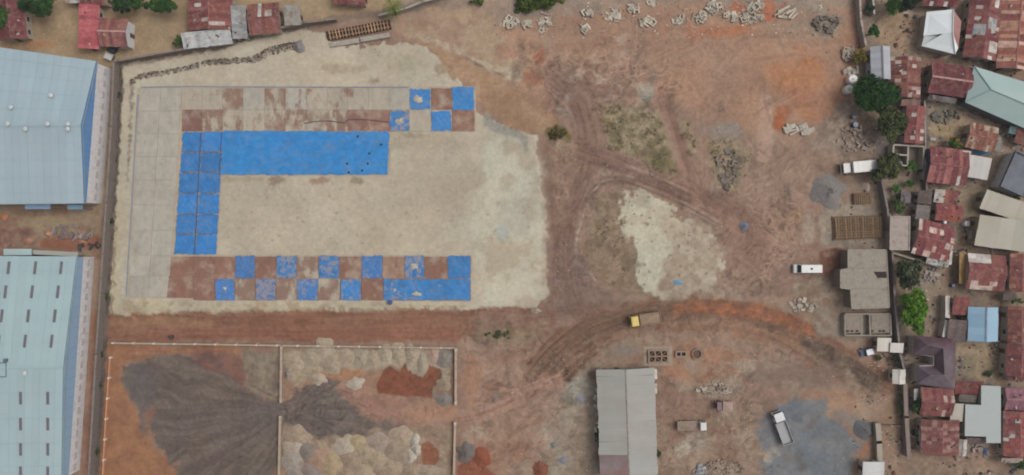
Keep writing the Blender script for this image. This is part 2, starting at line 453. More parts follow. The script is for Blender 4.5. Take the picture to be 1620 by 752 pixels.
paint(blob(1023, 148, 13, 14, 0, 2.5, 2), (146, 140, 128), 0.85, var=0.05)
paint(stroke([(1035, 118), (1030, 132), (1024, 140)], 6, 3, 2), (142, 130, 120), 0.6)
paint(stroke([(1212, 160), (1211, 200), (1208, 248)], 22, 4, 2), (172, 143, 127), 0.75, var=0.04)
paint(blob(1145, 208, 34, 14, 5, 6, 6), (142, 132, 124), 0.8, var=0.07)
paint(blob(900, 178, 18, 8, 20, 4, 4), (150, 142, 132), 0.7)
paint(stroke([(905, 180), (918, 200), (925, 232)], [8, 8, 4], 3, 2), (164, 140, 128), 0.7)
paint(blob(1060, 3, 50, 8), (150, 128, 112), 0.6)
paint(blob(1300, 38, 34, 22, 0, 8, 8), (146, 138, 126), 0.7, col2=(120, 112, 104), c2=(10, -.2, .5), var=0.1)
paint(blob(1240, 45, 60, 8, 0, 6, 4), (172, 152, 132), 0.5)
# rough weedy ground
for pts, a in (([(948, 168), (1018, 166), (1046, 188), (1058, 232), (1074, 272), (1046, 276), (1006, 248), (952, 236), (944, 200)], .95), ([(1074, 196), (1096, 194), (1104, 238), (1094, 250), (1080, 236)], .8), ([(1118, 226), (1160, 218), (1188, 244), (1176, 300), (1152, 312), (1128, 276)], .85)):
    mk = poly(pts, 6, 8, 14); lift(mk, 0.12)
    paint(mk, (152, 136, 113), a, col2=(118, 107, 82), c2=(8, -0.1, 0.7), var=0.14, vsc=4)
paint(poly([(1036, 236), (1058, 228), (1072, 270), (1056, 276), (1030, 262), (1000, 250), (1000, 232)], 4, 5), (104, 96, 68), 0.7, col2=(130, 114, 88), c2=(7, 0, .5), var=0.12, vsc=4)
paint(blob(884, 212, 20, 13, 10, 3, 4), (108, 96, 58), 0.9, col2=(132, 112, 84), c2=(7, -.2, .5), var=0.12, vsc=4)
paint(blob(1150, 258, 26, 34, 0, 6, 6), (162, 144, 124), 0.6, col2=(118, 108, 96), c2=(6, -.1, .5), var=0.12)
# wheel tracks through the middle
TRK = (132, 104, 94); TRK2 = (158, 131, 116)
for pts, wd, a, c1, c2_ in (
    ([(885, 130), (915, 160), (932, 210), (930, 262), (908, 320), (898, 390), (905, 460), (930, 500)], 52, .9, (126, 100, 90), (148, 121, 108)),
    ([(925, 240), (985, 262), (1055, 292), (1105, 312), (1175, 330)], [38, 32, 28, 32, 46], .9, (126, 101, 93), (148, 119, 106)),
    ([(918, 318), (938, 292), (975, 280), (1030, 296), (1080, 318), (1130, 345)], 20, .9, (114, 92, 86), (158, 134, 120)),
    ([(1052, 160), (1074, 230), (1092, 280), (1118, 318), (1180, 350)], [24, 24, 26, 34, 46], .85, (132, 102, 91), (152, 122, 108)),
    ([(1110, 190), (1112, 260), (1110, 320)], 22, .6, (142, 112, 98), (156, 128, 112)),
    ([(1220, 300), (1215, 380), (1190, 440), (1120, 490)], 40, .45, (146, 116, 102), (164, 138, 120)),
    ([(1330, 240), (1270, 262), (1200, 300), (1150, 340)], 30, .5, (148, 118, 102), (164, 138, 118)),
    ([(1100, 60), (1020, 100), (930, 120), (870, 110)], 50, .35, (148, 118, 104), (166, 138, 120)),
    ([(1140, 110), (1190, 60), (1270, 60), (1320, 110), (1300, 160)], 30, .35, (150, 120, 104), (168, 140, 122)),
    ([(1000, 60), (990, 120), (940, 160)], 40, .35, (148, 118, 106), (164, 136, 120))):
    mk = stroke(pts, wd, 6, 4); lift(mk, -0.10)
    paint(mk, c1, a, col2=c2_, streak=(70, 2.6), c2=(1, 0, .7), var=0.04)
for pts, wd, c in (([(990, 262), (1040, 280), (1088, 302)], 3, (176, 152, 136)), ([(940, 300), (955, 287), (975, 284)], 2.5, (170, 148, 136)), ([(925, 330), (912, 380), (908, 420), (914, 436)], [2, 3, 7, 3], (172, 156, 142)), ([(934, 432), (942, 444)], 4, (168, 152, 140))):
    paint(stroke(pts, wd, 1.5, 1.2, 6), c, 0.8)
paint(poly([(868, 380), (905, 390), (944, 450), (1000, 486), (880, 500), (868, 470), (864, 410)], 10, 10), (124, 104, 97), 0.9, col2=(138, 116, 105), c2=(18, 0, .7), var=0.08)
paint(poly([(1130, 330), (1180, 320), (1230, 350), (1210, 420), (1160, 430), (1140, 390)], 16, 12), (134, 106, 94), 0.6, col2=(146, 118, 104), c2=(20, 0, .6), var=0.07)
paint(poly([(1180, 430), (1250, 420), (1300, 470), (1290, 500), (1220, 490)], 14, 10), (132, 108, 96), 0.6, col2=(150, 126, 110), c2=(14, 0, .6), var=0.09)
paint(poly([(880, 225), (905, 230), (908, 320), (890, 390), (872, 380), (866, 300)], 10, 8), (148, 122, 104), 0.7, col2=(134, 108, 94), c2=(12, 0, .6), var=0.09)
for k in range(26):          # single wheel ruts scraped across the open dirt
    x0, y0 = random.uniform(880, 1330), random.uniform(120, 470)
    a = random.uniform(0, 3.14); ln = random.uniform(40, 130); bend = random.uniform(-.6, .6)
    pts = [(x0, y0)]
    for q in range(4):
        a += bend / 4; pts.append((pts[-1][0] + math.cos(a) * ln / 4, pts[-1][1] + math.sin(a) * ln / 4))
    if any(970 < p[0] < 1145 and 300 < p[1] < 475 or 940 < p[0] < 1070 and 160 < p[1] < 270 or p[0] < 875 for p in pts): continue
    for dx in (-5, 5):
        paint(stroke([(p[0] - math.sin(a) * dx, p[1] + math.cos(a) * dx) for p in pts], 3.0, 1.5, 1.2), random.choice(((122, 98, 88), (130, 104, 92), (166, 142, 126))), 0.42, var=0.05)
# scrubby strip left of the pale island, then the island
paint(poly([(942, 312), (982, 308), (990, 350), (1006, 400), (1008, 440), (1030, 468), (960, 452), (924, 404), (930, 346)], 6, 6), (144, 124, 106), 0.9, col2=(126, 108, 90), c2=(9, -.05, .6), var=0.12, vsc=4)
isl = poly([(984, 304), (1012, 303), (1040, 317), (1066, 330), (1090, 350), (1102, 368), (1130, 380), (1140, 420), (1126, 462), (1092, 474), (1046, 468), (1010, 458), (1002, 430), (1006, 404), (990, 366), (976, 332)], 3, 8, 13)
lift(isl, 0.15)
paint(isl, (186, 179, 160), col2=(174, 163, 144), c2=(28, -.1, .6), var=0.04)
paint(poly([(1056, 360), (1098, 354), (1140, 380), (1148, 424), (1126, 472), (1050, 470), (1044, 430), (1060, 400)], 10, 12), (158, 138, 121), 0.85, col2=(176, 160, 142), c2=(12, 0, .6), var=0.08)
paint(blob(1052, 452, 14, 12, 0, 5, 5), (140, 118, 104), 0.7)
paint(blob(996, 414, 16, 10, 20, 4, 4), (112, 96, 80), 0.6, var=0.15)
paint(blob(1148, 470, 24, 12, -20, 8, 6), (168, 150, 132), 0.6)
for k in range(90):
    cx, cy = random.uniform(930, 1140), random.uniform(300, 470)
    paint(blob(cx, cy, random.uniform(1.0, 3), random.uniform(1, 2.2), 0, 1, 1.2, 3), (112, 98, 84), 0.65, var=0)
# lower band: red haul road along the platform
rr = stroke([(172, 520), (320, 517), (480, 516), (640, 516), (760, 512), (860, 505)], [44, 46, 48, 48, 44, 40], 4, 4)
paint(rr, (140, 103, 85), 0.95, col2=(128, 90, 74), streak=(90, 5), c2=(1, 0, .7), var=0.05)
paint(stroke([(240, 530), (400, 529), (560, 528), (720, 530)], 20, 5, 3), (134, 92, 77), 0.8, col2=(146, 104, 88), streak=(80, 3), c2=(1, 0, .7), var=0.04)
paint(stroke([(180, 512), (250, 508), (330, 512)], 14, 5, 4), (152, 118, 94), 0.7)
paint(poly([(755, 495), (860, 490), (880, 520), (840, 560), (760, 560), (735, 530)], 8, 8), (146, 122, 106), 0.85, col2=(132, 106, 92), c2=(16, 0, .6), var=0.08)
paint(blob(800, 532, 50, 12, 0, 8, 6), (140, 122, 102), 0.6, col2=(110, 98, 76), c2=(7, -.3, .5))
# the great haul curve
arc = stroke([(858, 598), (890, 562), (938, 526), (1000, 506), (1062, 494), (1130, 492), (1200, 503), (1270, 532), (1330, 574), (1392, 612)], [64, 66, 58, 46, 36, 40, 52, 58, 56, 40], 8, 9, 22)
lift(arc, -0.08)
paint(arc, (118, 88, 72), 0.95, col2=(142, 110, 92), streak=(110, 4.0), c2=(1, -.05, .7), var=0.05)
paint(stroke([(1040, 496), (1110, 486), (1180, 492), (1240, 508), (1290, 528)], [16, 24, 26, 26, 8], 5, 4), (166, 106, 76), 0.9, col2=(150, 98, 74), streak=(70, 4), c2=(1, 0, .6), var=0.05)
paint(stroke([(1060, 522), (1130, 516), (1220, 530), (1290, 552), (1340, 580)], [14, 18, 20, 20, 12], 6, 5), (158, 110, 84), 0.75, col2=(140, 108, 90), streak=(80, 4), c2=(1, 0, .6))
paint(stroke([(1060, 506), (1150, 506), (1240, 524), (1310, 556), (1385, 602)], [10, 10, 14, 18, 22], 4, 3), (120, 98, 84), 0.65, col2=(140, 108, 90), streak=(80, 3), c2=(1, 0, .6))
paint(stroke([(1290, 560), (1340, 588), (1385, 620)], 26, 6, 4), (120, 98, 85), 0.85, col2=(134, 110, 94), streak=(60, 2.6), c2=(1, 0, .6))
AR = [(858, 598), (890, 562), (938, 526), (1000, 506), (1062, 494), (1130, 492), (1200, 503), (1270, 532), (1330, 574), (1392, 612)]
paint(stroke(AR[:5], [66, 70, 56, 38, 14], 8, 9), (104, 80, 67), 0.9, col2=(132, 104, 87), streak=(90, 3.2), c2=(1, -.05, .7), var=0.07)
for dy, c, a, wd in ((-14, (104, 86, 76), .55, 4), (-6, (110, 88, 76), .5, 3), (4, (98, 82, 74), .55, 4), (12, (112, 92, 80), .5, 3), (19, (150, 124, 106), .5, 3), (26, (118, 98, 86), .45, 4)):
    paint(stroke([(x + dy * .45 * (x < 1000) - dy * .3 * (x > 1250), y + dy * (1.0 if 900 < x < 1300 else .8)) for x, y in AR], wd + 3, 2.6, 3.4, 12), c, a * .95, var=0.1)
paint(poly([(1268, 530), (1310, 548), (1350, 580), (1394, 606), (1384, 622), (1340, 606), (1296, 570)], 6, 6), (108, 92, 82), 0.8, col2=(130, 110, 95), c2=(9, 0, .7), var=0.09)
for dy in (-12, -5, 3, 10):
    paint(stroke([(1270, 540 + dy * .5), (1320, 566 + dy), (1386, 610 + dy * 1.2)], 4.6, 2.4, 3.0), (88, 76, 68), .65, var=0.08)
paint(blob(930, 556, 50, 14, -30, 8, 6), (128, 98, 82), 0.6, col2=(150, 124, 106), c2=(10, 0, .6))
paint(stroke([(960, 562), (1000, 545), (1030, 535)], 24, 8, 5), (146, 126, 110), 0.7, var=0.06)
paint(blob(990, 556, 22, 10, -10, 6, 5), (126, 118, 112), 0.7)
# orange pad by the cast pits
paint(poly([(1048, 548), (1110, 540), (1170, 560), (1180, 590), (1140, 606), (1080, 600), (1050, 590)], 8, 8), (164, 122, 98), 0.85, col2=(152, 124, 106), c2=(16, 0, .6), var=0.06)
for cx, cy, rx, ry, c in ((1125, 593, 14, 6, (150, 98, 78)), (1180, 580, 18, 12, (166, 150, 134)), (1092, 578, 8, 8, (166, 150, 136)), (1160, 600, 12, 6, (160, 140, 124)), (1130, 616, 50, 14, (152, 136, 120)), (1100, 700, 22, 14, (158, 148, 136)), (1080, 712, 10, 8, (168, 156, 142)), (1170, 690, 20, 10, (158, 138, 122)), (1140, 694, 14, 6, (162, 140, 124)), (1240, 585, 40, 22, (138, 118, 106)), (1290, 600, 30, 20, (132, 114, 102)), (1205, 600, 12, 10, (150, 134, 120)), (1330, 640, 40, 26, (162, 130, 108)), (1310, 625, 40, 8, (150, 116, 96)), (1375, 640, 24, 26, (152, 130, 112)),
                          (1395, 690, 16, 60, (146, 122, 104)), (1365, 712, 14, 14, (166, 118, 88)), (1240, 730, 12, 30, (140, 118, 104)), (1190, 640, 40, 20, (142, 118, 104)), (860, 640, 30, 40, (150, 124, 108)), (795, 632, 14, 9, (118, 104, 100)), (800, 590, 40, 14, (160, 134, 116)), (745, 600, 16, 40, (160, 122, 102)), (750, 720, 30, 30, (152, 116, 100)), (920, 700, 40, 30, (152, 132, 116)), (880, 690, 16, 20, (148, 130, 118)), (830, 745, 26, 12, (160, 140, 124))):
    paint(blob(cx, cy, rx, ry, 0, max(6, min(rx, ry) * .4), max(5, min(rx, ry) * .4), 16), c, 0.75, var=0.09)
paint(stroke([(720, 660), (770, 650), (830, 622), (880, 600)], [16, 22, 26, 26], 6, 4), (146, 108, 92), 0.8, col2=(162, 130, 114), streak=(60, 3), c2=(1, 0, .6))
paint(stroke([(780, 720), (800, 690), (850, 640), (880, 610)], [12, 16, 22, 26], 6, 4), (142, 112, 98), 0.6, col2=(158, 130, 114), streak=(60, 3), c2=(1, 0, .6))
# grey aggregate pad
gp = poly([(1196, 684), (1200, 652), (1238, 642), (1262, 636), (1306, 634), (1312, 662), (1340, 676), (1356, 700), (1350, 800), (1216, 800), (1208, 720)], 6, 9, 18)
paint(gp, (111, 115, 121), 0.97, col2=(120, 120, 122), c2=(26, 0, .7), var=0.07, vsc=9)
paint(blob(1262, 664, 12, 6, 20, 3, 3), (94, 96, 100), 0.6)
paint(blob(1340, 662, 24, 10, 30, 8, 5), (126, 118, 112), 0.8)
# lower left yard
paint(poly([(158, 546), (722, 550), (722, 820), (140, 820)], 3, 2), (150, 122, 104), col2=(140, 112, 98), c2=(26, 0, .6))
paint(poly([(156, 546), (400, 546), (380, 556), (300, 562), (240, 564), (204, 576), (198, 606), (212, 640), (232, 672), (240, 700), (262, 724), (280, 730), (292, 780), (140, 820)], 4, 4), (152, 110, 84), col2=(141, 102, 80), c2=(20, 0, .7), var=0.06)
paint(stroke([(158, 500), (152, 600), (140, 800)], 22, 6, 3), (142, 96, 76), 0.7, var=0.08)
paint(stroke([(190, 556), (300, 556), (400, 556)], 10, 3, 3), (158, 116, 92), 0.7, col2=(134, 86, 74), streak=(50, 3), c2=(1, 0, .6))
fan = poly([(202, 574), (258, 564), (330, 560), (362, 584), (400, 620), (446, 632), (500, 606), (540, 610), (606, 632), (648, 656), (628, 690), (570, 696), (500, 700), (462, 700), (440, 724), (430, 800), (286, 800), (280, 736), (236, 690), (218, 650), (196, 606)], 4, 7, 15)
w_, m_, x_, y_ = fan
th = np.arctan2(y_ - 648, x_ - 462); rr_ = np.hypot(x_ - 462, y_ - 648)
th = th + 0.045 * fbm(x_ / 60, y_ / 60, 4242, 3)
fan6 = (w_, m_, x_, y_, rr_, (th * 60).astype(np.float32))
paint(fan, (103, 90, 85), 0.97, col2=(110, 97, 90), c2=(22, 0, .7), var=0.06)
paint(fan6, (96, 85, 80), 0.6, col2=(118, 105, 98), streak=(70, 2.6), c2=(1, 0, .8), var=0.07, vsc=4)
paint(blob(225, 610, 24, 34, -20, 8, 5), (98, 92, 92), 0.6)
paint(stroke([(320, 566), (360, 572), (388, 596)], 30, 8, 5), (124, 86, 78), 0.75, col2=(110, 82, 78), c2=(12, 0, .6))
paint(stroke([(240, 650), (236, 660)], 16, 5, 4), (140, 100, 82), 0.6)
paint(poly([(385, 554), (442, 556), (440, 632), (412, 622), (388, 608)], 3, 4), (140, 128, 112), 0.9, col2=(122, 110, 98), c2=(9, 0, .6), var=0.08)
paint(stroke([(390, 606), (410, 616), (438, 630)], 3, 1.5, 1.5), (96, 84, 76), 0.7)
paint(stroke([(438, 566), (436, 590), (434, 620)], 6, 3, 3), (98, 88, 80), 0.6)
paint(poly([(448, 554), (718, 554), (716, 590), (690, 596), (620, 580), (560, 600), (500, 596), (470, 606), (450, 600)], 4, 5), (164, 150, 130), 0.95, col2=(152, 136, 118), c2=(12, 0, .6), var=0.06)
paint(poly([(548, 584), (600, 586), (596, 622), (640, 640), (720, 640), (720, 668), (600, 668), (556, 640), (530, 620)], 6, 5), (152, 116, 102), 0.85, col2=(160, 126, 108), c2=(16, 0, .6), var=0.05)
paint(blob(536, 592, 40, 8, 0, 4, 4), (162, 116, 88), 0.8)
rp = poly([(594, 608), (604, 588), (616, 580), (630, 588), (640, 574), (652, 590), (668, 598), (678, 580), (696, 584), (702, 596), (684, 614), (682, 630), (640, 628), (596, 622)], 1.5, 2)
lift(rp, -0.3)
paint(rp, (134, 84, 66), 0.97, col2=(122, 78, 62), c2=(10, 0, .6), var=0.06)
paint(poly([(450, 672), (500, 690), (560, 696), (600, 680), (660, 672), (716, 676), (716, 800), (446, 800)], 5, 5), (158, 138, 118), 0.9, col2=(142, 120, 104), c2=(14, 0, .6), var=0.08)
paint(poly([(668, 704), (676, 700), (694, 714), (696, 728), (682, 740), (668, 734)], 1.5, 2), (138, 88, 68), 0.9)
paint(poly([(724, 740), (736, 730), (754, 712), (772, 708), (770, 740), (784, 752), (730, 780)], 2, 2), (132, 82, 66), 0.95, var=0.07)
paint(blob(855, 744, 13, 14, 0, 2, 2), (126, 82, 66), 0.9, var=0.06)
paint(poly([(650, 640), (720, 630), (720, 668), (640, 676)], 8, 5), (164, 128, 108), 0.7)
# drain lane along the western boundary
paint(stroke([(190, 100), (186, 200), (178, 320), (170, 440), (162, 560), (150, 752), (146, 800)], 13, 2, 1.5, 8), (108, 96, 90), 0.95, col2=(92, 82, 78), c2=(14, 0, .6), var=0.08)
paint(stroke([(176, 110), (168, 330), (152, 560), (136, 780)], 6, 3, 2), (128, 110, 98), 0.8)
# strip of the north boundary
paint(stroke([(190, 100), (290, 86), (480, 42), (640, 14), (690, 4)], 10, 3, 3), (122, 108, 98), 0.7, var=0.1)
# eastern edge works
paint(poly([(1322, 170), (1345, 150), (1390, 200), (1400, 260), (1330, 250), (1290, 236), (1300, 200)], 6, 6), (132, 112, 100), 0.9, col2=(152, 134, 120), c2=(9, 0, .6), var=0.12, vsc=4)
paint(poly([(1330, 272), (1400, 275), (1404, 335), (1312, 330), (1300, 290)], 6, 5), (150, 132, 116), 0.85, col2=(138, 116, 102), c2=(14, 0, .6), var=0.08)
paint(poly([(1296, 328), (1400, 328), (1404, 392), (1300, 392)], 4, 4), (136, 126, 116), 0.9, col2=(150, 138, 124), c2=(14, 0, .6), var=0.09)
paint(poly([(1293, 396), (1340, 394), (1340, 440), (1300, 442)], 2, 3), (124, 88, 76), 0.95, col2=(110, 76, 68), c2=(14, 0, .6), var=0.06)
paint(poly([(1250, 430), (1330, 440), (1340, 490), (1290, 500), (1256, 470)], 6, 6), (154, 138, 122), 0.8, col2=(134, 114, 100), c2=(12, 0, .6), var=0.1)
paint(poly([(1280, 490), (1340, 486), (1412, 486), (1412, 540), (1330, 540), (1290, 528)], 6, 5), (144, 132, 120), 0.85, col2=(132, 114, 102), c2=(12, 0, .6), var=0.1)
paint(blob(1280, 360, 14, 26, 0, 6, 5), (158, 144, 130), 0.7)
paint(blob(1262, 345, 6, 10, 0, 4, 4), (164, 132, 100), 0.6)
paint(blob(1190, 300, 24, 40, 0, 10, 8), (158, 132, 116), 0.6)
# lanes and yards of the settlement
for pts, wd, c in (([(1440, 395), (1505, 440), (1488, 480), (1500, 540)], 26, (152, 132, 114)), ([(1520, 300), (1535, 360), (1515, 400), (1500, 440)], 22, (150, 126, 108)), ([(1450, 0), (1452, 60), (1462, 130), (1466, 220)], 10, (140, 124, 112)), ([(1466, 150), (1466, 230), (1462, 300)], 9, (120, 108, 100)),
                   ([(1440, 620), (1440, 680), (1470, 735), (1560, 730), (1640, 740)], 34, (150, 126, 108)), ([(1400, 640), (1410, 700), (1430, 760)], 30, (150, 124, 106)), ([(1590, 225), (1570, 270), (1545, 310), (1525, 350)], 18, (152, 132, 114)), ([(1500, 200), (1560, 180), (1600, 210)], 14, (150, 128, 110)), ([(1585, 480), (1583, 560), (1586, 660), (1588, 740)], 12, (140, 116, 100)), ([(1500, 460), (1590, 470)], 12, (138, 116, 102))):
    paint(stroke(pts, wd, 5, 3), c, 0.9, col2=tuple(v * 0.93 for v in c), c2=(12, 0, .6), var=0.06)
for cx, cy, rx, ry, c in ((1420, 52, 36, 34, (164, 137, 112)), (1445, 60, 12, 20, (158, 140, 120)), (1500, 200, 34, 24, (160, 140, 112)), (1490, 180, 20, 14, (120, 112, 98)), (1550, 575, 32, 26, (156, 136, 112)), (1530, 580, 12, 16, (128, 116, 98)), (1460, 440, 20, 16, (140, 126, 112)), (1480, 560, 20, 20, (150, 128, 110)), (1530, 320, 20, 22, (150, 132, 112)), (1423, 230, 14, 40, (126, 112, 102)), (1400, 230, 16, 40, (112, 102, 98)), (1432, 300, 20, 30, (136, 120, 106)), (1540, 720, 40, 14, (146, 120, 104)), (1480, 100, 20, 8, (150, 108, 94)), (1610, 120, 30, 8, (140, 112, 96))):
    paint(blob(cx, cy, rx, ry, 0, 6, 5), c, 0.85, var=0.07)
# pale scraped patches and dark damp mud in the churned ground
for k in range(120):
    x0, y0 = random.choice(((random.uniform(790, 1060), random.uniform(60, 180)), (random.uniform(880, 1390), random.uniform(120, 480)), (random.uniform(880, 1260), random.uniform(210, 480)), (random.uniform(740, 1380), random.uniform(540, 752)), (random.uniform(1040, 1250), random.uniform(570, 752))))
    if 970 < x0 < 1145 and 300 < y0 < 475 or x0 < 875 and 120 < y0 < 500: continue
    c = random.choice(((178, 160, 142), (172, 150, 132), (112, 92, 82), (120, 100, 90), (106, 90, 82), (148, 132, 118)))
    paint(blob(x0, y0, random.uniform(4, 20), random.uniform(2, 8), random.uniform(0, 180), 4, 5, 9), c, random.uniform(.25, .6), var=0.1, vsc=4)
# churned dirt: ridged, warped relief of tone where machines turned
ux = X + 14 * fbm(X / 30, Y / 30, 1301, 3); uy = Y + 14 * fbm(X / 30, Y / 30, 1307, 3)
rid = 1 - np.abs(fbm(ux / 16, uy / 9, 1311, 4)) * 1.6
rid2 = 1 - np.abs(fbm(ux / 7, uy / 10, 1321, 4)) * 1.6
for pts, am in (([(800, 70), (960, 80), (1060, 110), (1060, 180), (960, 175), (880, 220), (820, 150)], .16), ([(872, 200), (960, 240), (1180, 310), (1260, 340), (1230, 470), (1140, 480), (1110, 370), (980, 290), (940, 320), (940, 480), (872, 490)], .14), ([(860, 600), (900, 540), (1040, 490), (1280, 500), (1400, 600), (1380, 640), (1200, 560), (1040, 540), (960, 560), (900, 610)], .14),
                ([(1040, 590), (1200, 570), (1220, 752), (1040, 752)], .14), ([(740, 560), (940, 580), (940, 752), (740, 752)], .13), ([(1180, 220), (1340, 230), (1400, 330), (1300, 480), (1180, 440)], .10), ([(760, 490), (870, 490), (870, 560), (740, 560)], .13), ([(1345, 0), (1660, 0), (1660, 790), (1400, 790), (1400, 300)], .10), ([(446, 550), (720, 550), (720, 800), (446, 800)], .08), ([(200, 570), (440, 600), (610, 650), (440, 790), (290, 790)], .06), ([(900, 30), (1340, 30), (1330, 200), (1000, 170)], .06), ([(178, 495), (760, 495), (760, 545), (178, 545)], .07)):
    w_, m_, x_, y_ = poly(pts, 22, 14, 40)
    RGB[w_] *= (1 + 1.45 * am * m_ * ((rid[w_] - .45) * .8 + (rid2[w_] - .45) * .7))[..., None]
    Z[w_] += m_ * .06 * (rid[w_] - .45)
# broad dark ruts over the churned ground
for pts, wd, a in (([(880, 120), (912, 158), (930, 212), (928, 268), (905, 330), (893, 400), (902, 470), (920, 496)], [22, 26, 24, 24, 26, 30, 40, 30], .55), ([(925, 245), (985, 264), (1055, 292), (1110, 314), (1180, 336)], [20, 16, 14, 18, 26], .55), ([(912, 330), (930, 298), (960, 282), (1010, 288), (1070, 314)], 9, .6), ([(1060, 165), (1078, 235), (1100, 290), (1130, 325)], [8, 10, 12, 18], .5), ([(900, 132), (950, 142), (1005, 146)], [20, 18, 10], .45), ([(866, 225), (872, 300), (876, 390), (874, 480)], [8, 12, 12, 14], .5), ([(770, 500), (850, 500), (930, 492), (1000, 484)], [14, 20, 24, 10], .4), ([(1160, 335), (1200, 380), (1190, 430), (1150, 470)], [26, 30, 26, 14], .35), ([(1210, 600), (1280, 590), (1340, 600)], [26, 36, 24], .35)):
    paint(stroke(pts, wd, 6, 6, 14), (110, 86, 76), a, col2=(132, 106, 94), streak=(50, 2.4), c2=(1, -.1, .8), var=0.1, vsc=4)
# overall mottling, then relief
pm = np.zeros_like(X); pm[plat[0]] = plat[1]
mott = fbm(X / 42, Y / 42, 901, 5); fine = fbm(X / 5.5, Y / 5.5, 917, 4); red = fbm(X / 60 + 5, Y / 60, 933, 4)
mid = fbm(X / 15, Y / 13, 921, 4)
RGB *= (1 + 0.05 * mott + 0.06 * fine * (1 - .5 * pm) + 0.045 * mid * (1 - .6 * pm))[..., None]
RGB[..., 0] *= 0.985 + 0.018 * red; RGB[..., 1] *= 1.005; RGB[..., 2] *= 0.985 - 0.022 * red
RGB = np.clip(RGB, 0.01, 0.9)
inside = sstep((np.minimum(np.minimum(X + 30, 1650 - X), np.minimum(Y + 30, 782 - Y))) / 20)
Z += inside * (0.05 * mott + 0.05 * fbm(X / 14, Y / 14, 951, 3))
# flatten under the slabs
fl = poly([(196, 132), (756, 132), (756, 214), (620, 282), (358, 282), (350, 398), (752, 398), (752, 480), (196, 480)], 4, 0)
Z[fl[0]] = Z[fl[0]] * (1 - fl[1]) + 0.35 * fl[1]
def gz(px, py):
    i = min(max(int(np.searchsorted(GX, px)), 0), len(GX) - 1); j = min(max(int(np.searchsorted(GY, py)), 0), len(GY) - 1)
    return float(Z[j, i])

def grid_mesh(name, gx, gy, z, rgb, mat):
    ny, nx = z.shape
    co = np.empty((ny, nx, 3), np.float32)
    co[..., 0] = (gx[None, :] - CX) * S; co[..., 1] = (CY - gy[:, None]) * S; co[..., 2] = z
    idx = np.arange(ny * nx, dtype=np.int32).reshape(ny, nx)
    q = np.stack([idx[1:, :-1], idx[1:, 1:], idx[:-1, 1:], idx[:-1, :-1]], -1).reshape(-1, 4)
    me = bpy.data.meshes.new(name)
    me.vertices.add(ny * nx); me.vertices.foreach_set('co', co.ravel())
    me.loops.add(q.size); me.loops.foreach_set('vertex_index', q.ravel())
    me.polygons.add(len(q)); me.polygons.foreach_set('loop_start', np.arange(0, q.size, 4, dtype=np.int32))
    me.polygons.foreach_set('use_smooth', np.ones(len(q), bool))
    me.update(calc_edges=True)
    at = me.color_attributes.new('tint', 'FLOAT_COLOR', 'POINT')
    c4 = np.ones((ny * nx, 4), np.float32); c4[:, :3] = rgb.reshape(-1, 3)
    at.data.foreach_set('color', c4.ravel())
    me.materials.append(mat)
    return me
ground = put('ground', grid_mesh('ground', GX, GY, Z, RGB, M['ground']))
tag(ground, 'bare laterite, sand and dirt of the building site and lanes', 'ground', kind='structure')
# ------------------------------------------------------------------ large buildings
def corrugated(n=5, amp=0.03):
    b = MB(); v = []
    k = 2 * n
    for i in range(k + 1):
        z = amp if i % 2 else -amp
        b.v += [(i / k, 0, z), (i / k, 1, z)]
    for i in range(k):
        b.f.append((2 * i, 2 * i + 2, 2 * i + 3, 2 * i + 1)); b.m.append(0)
    return b
SHEET = corrugated(4, 0.035).mesh('roof_sheet', M['sheet'])
SMOOTH = corrugated(2, 0.005).mesh('roof_sheet', M['panel'])

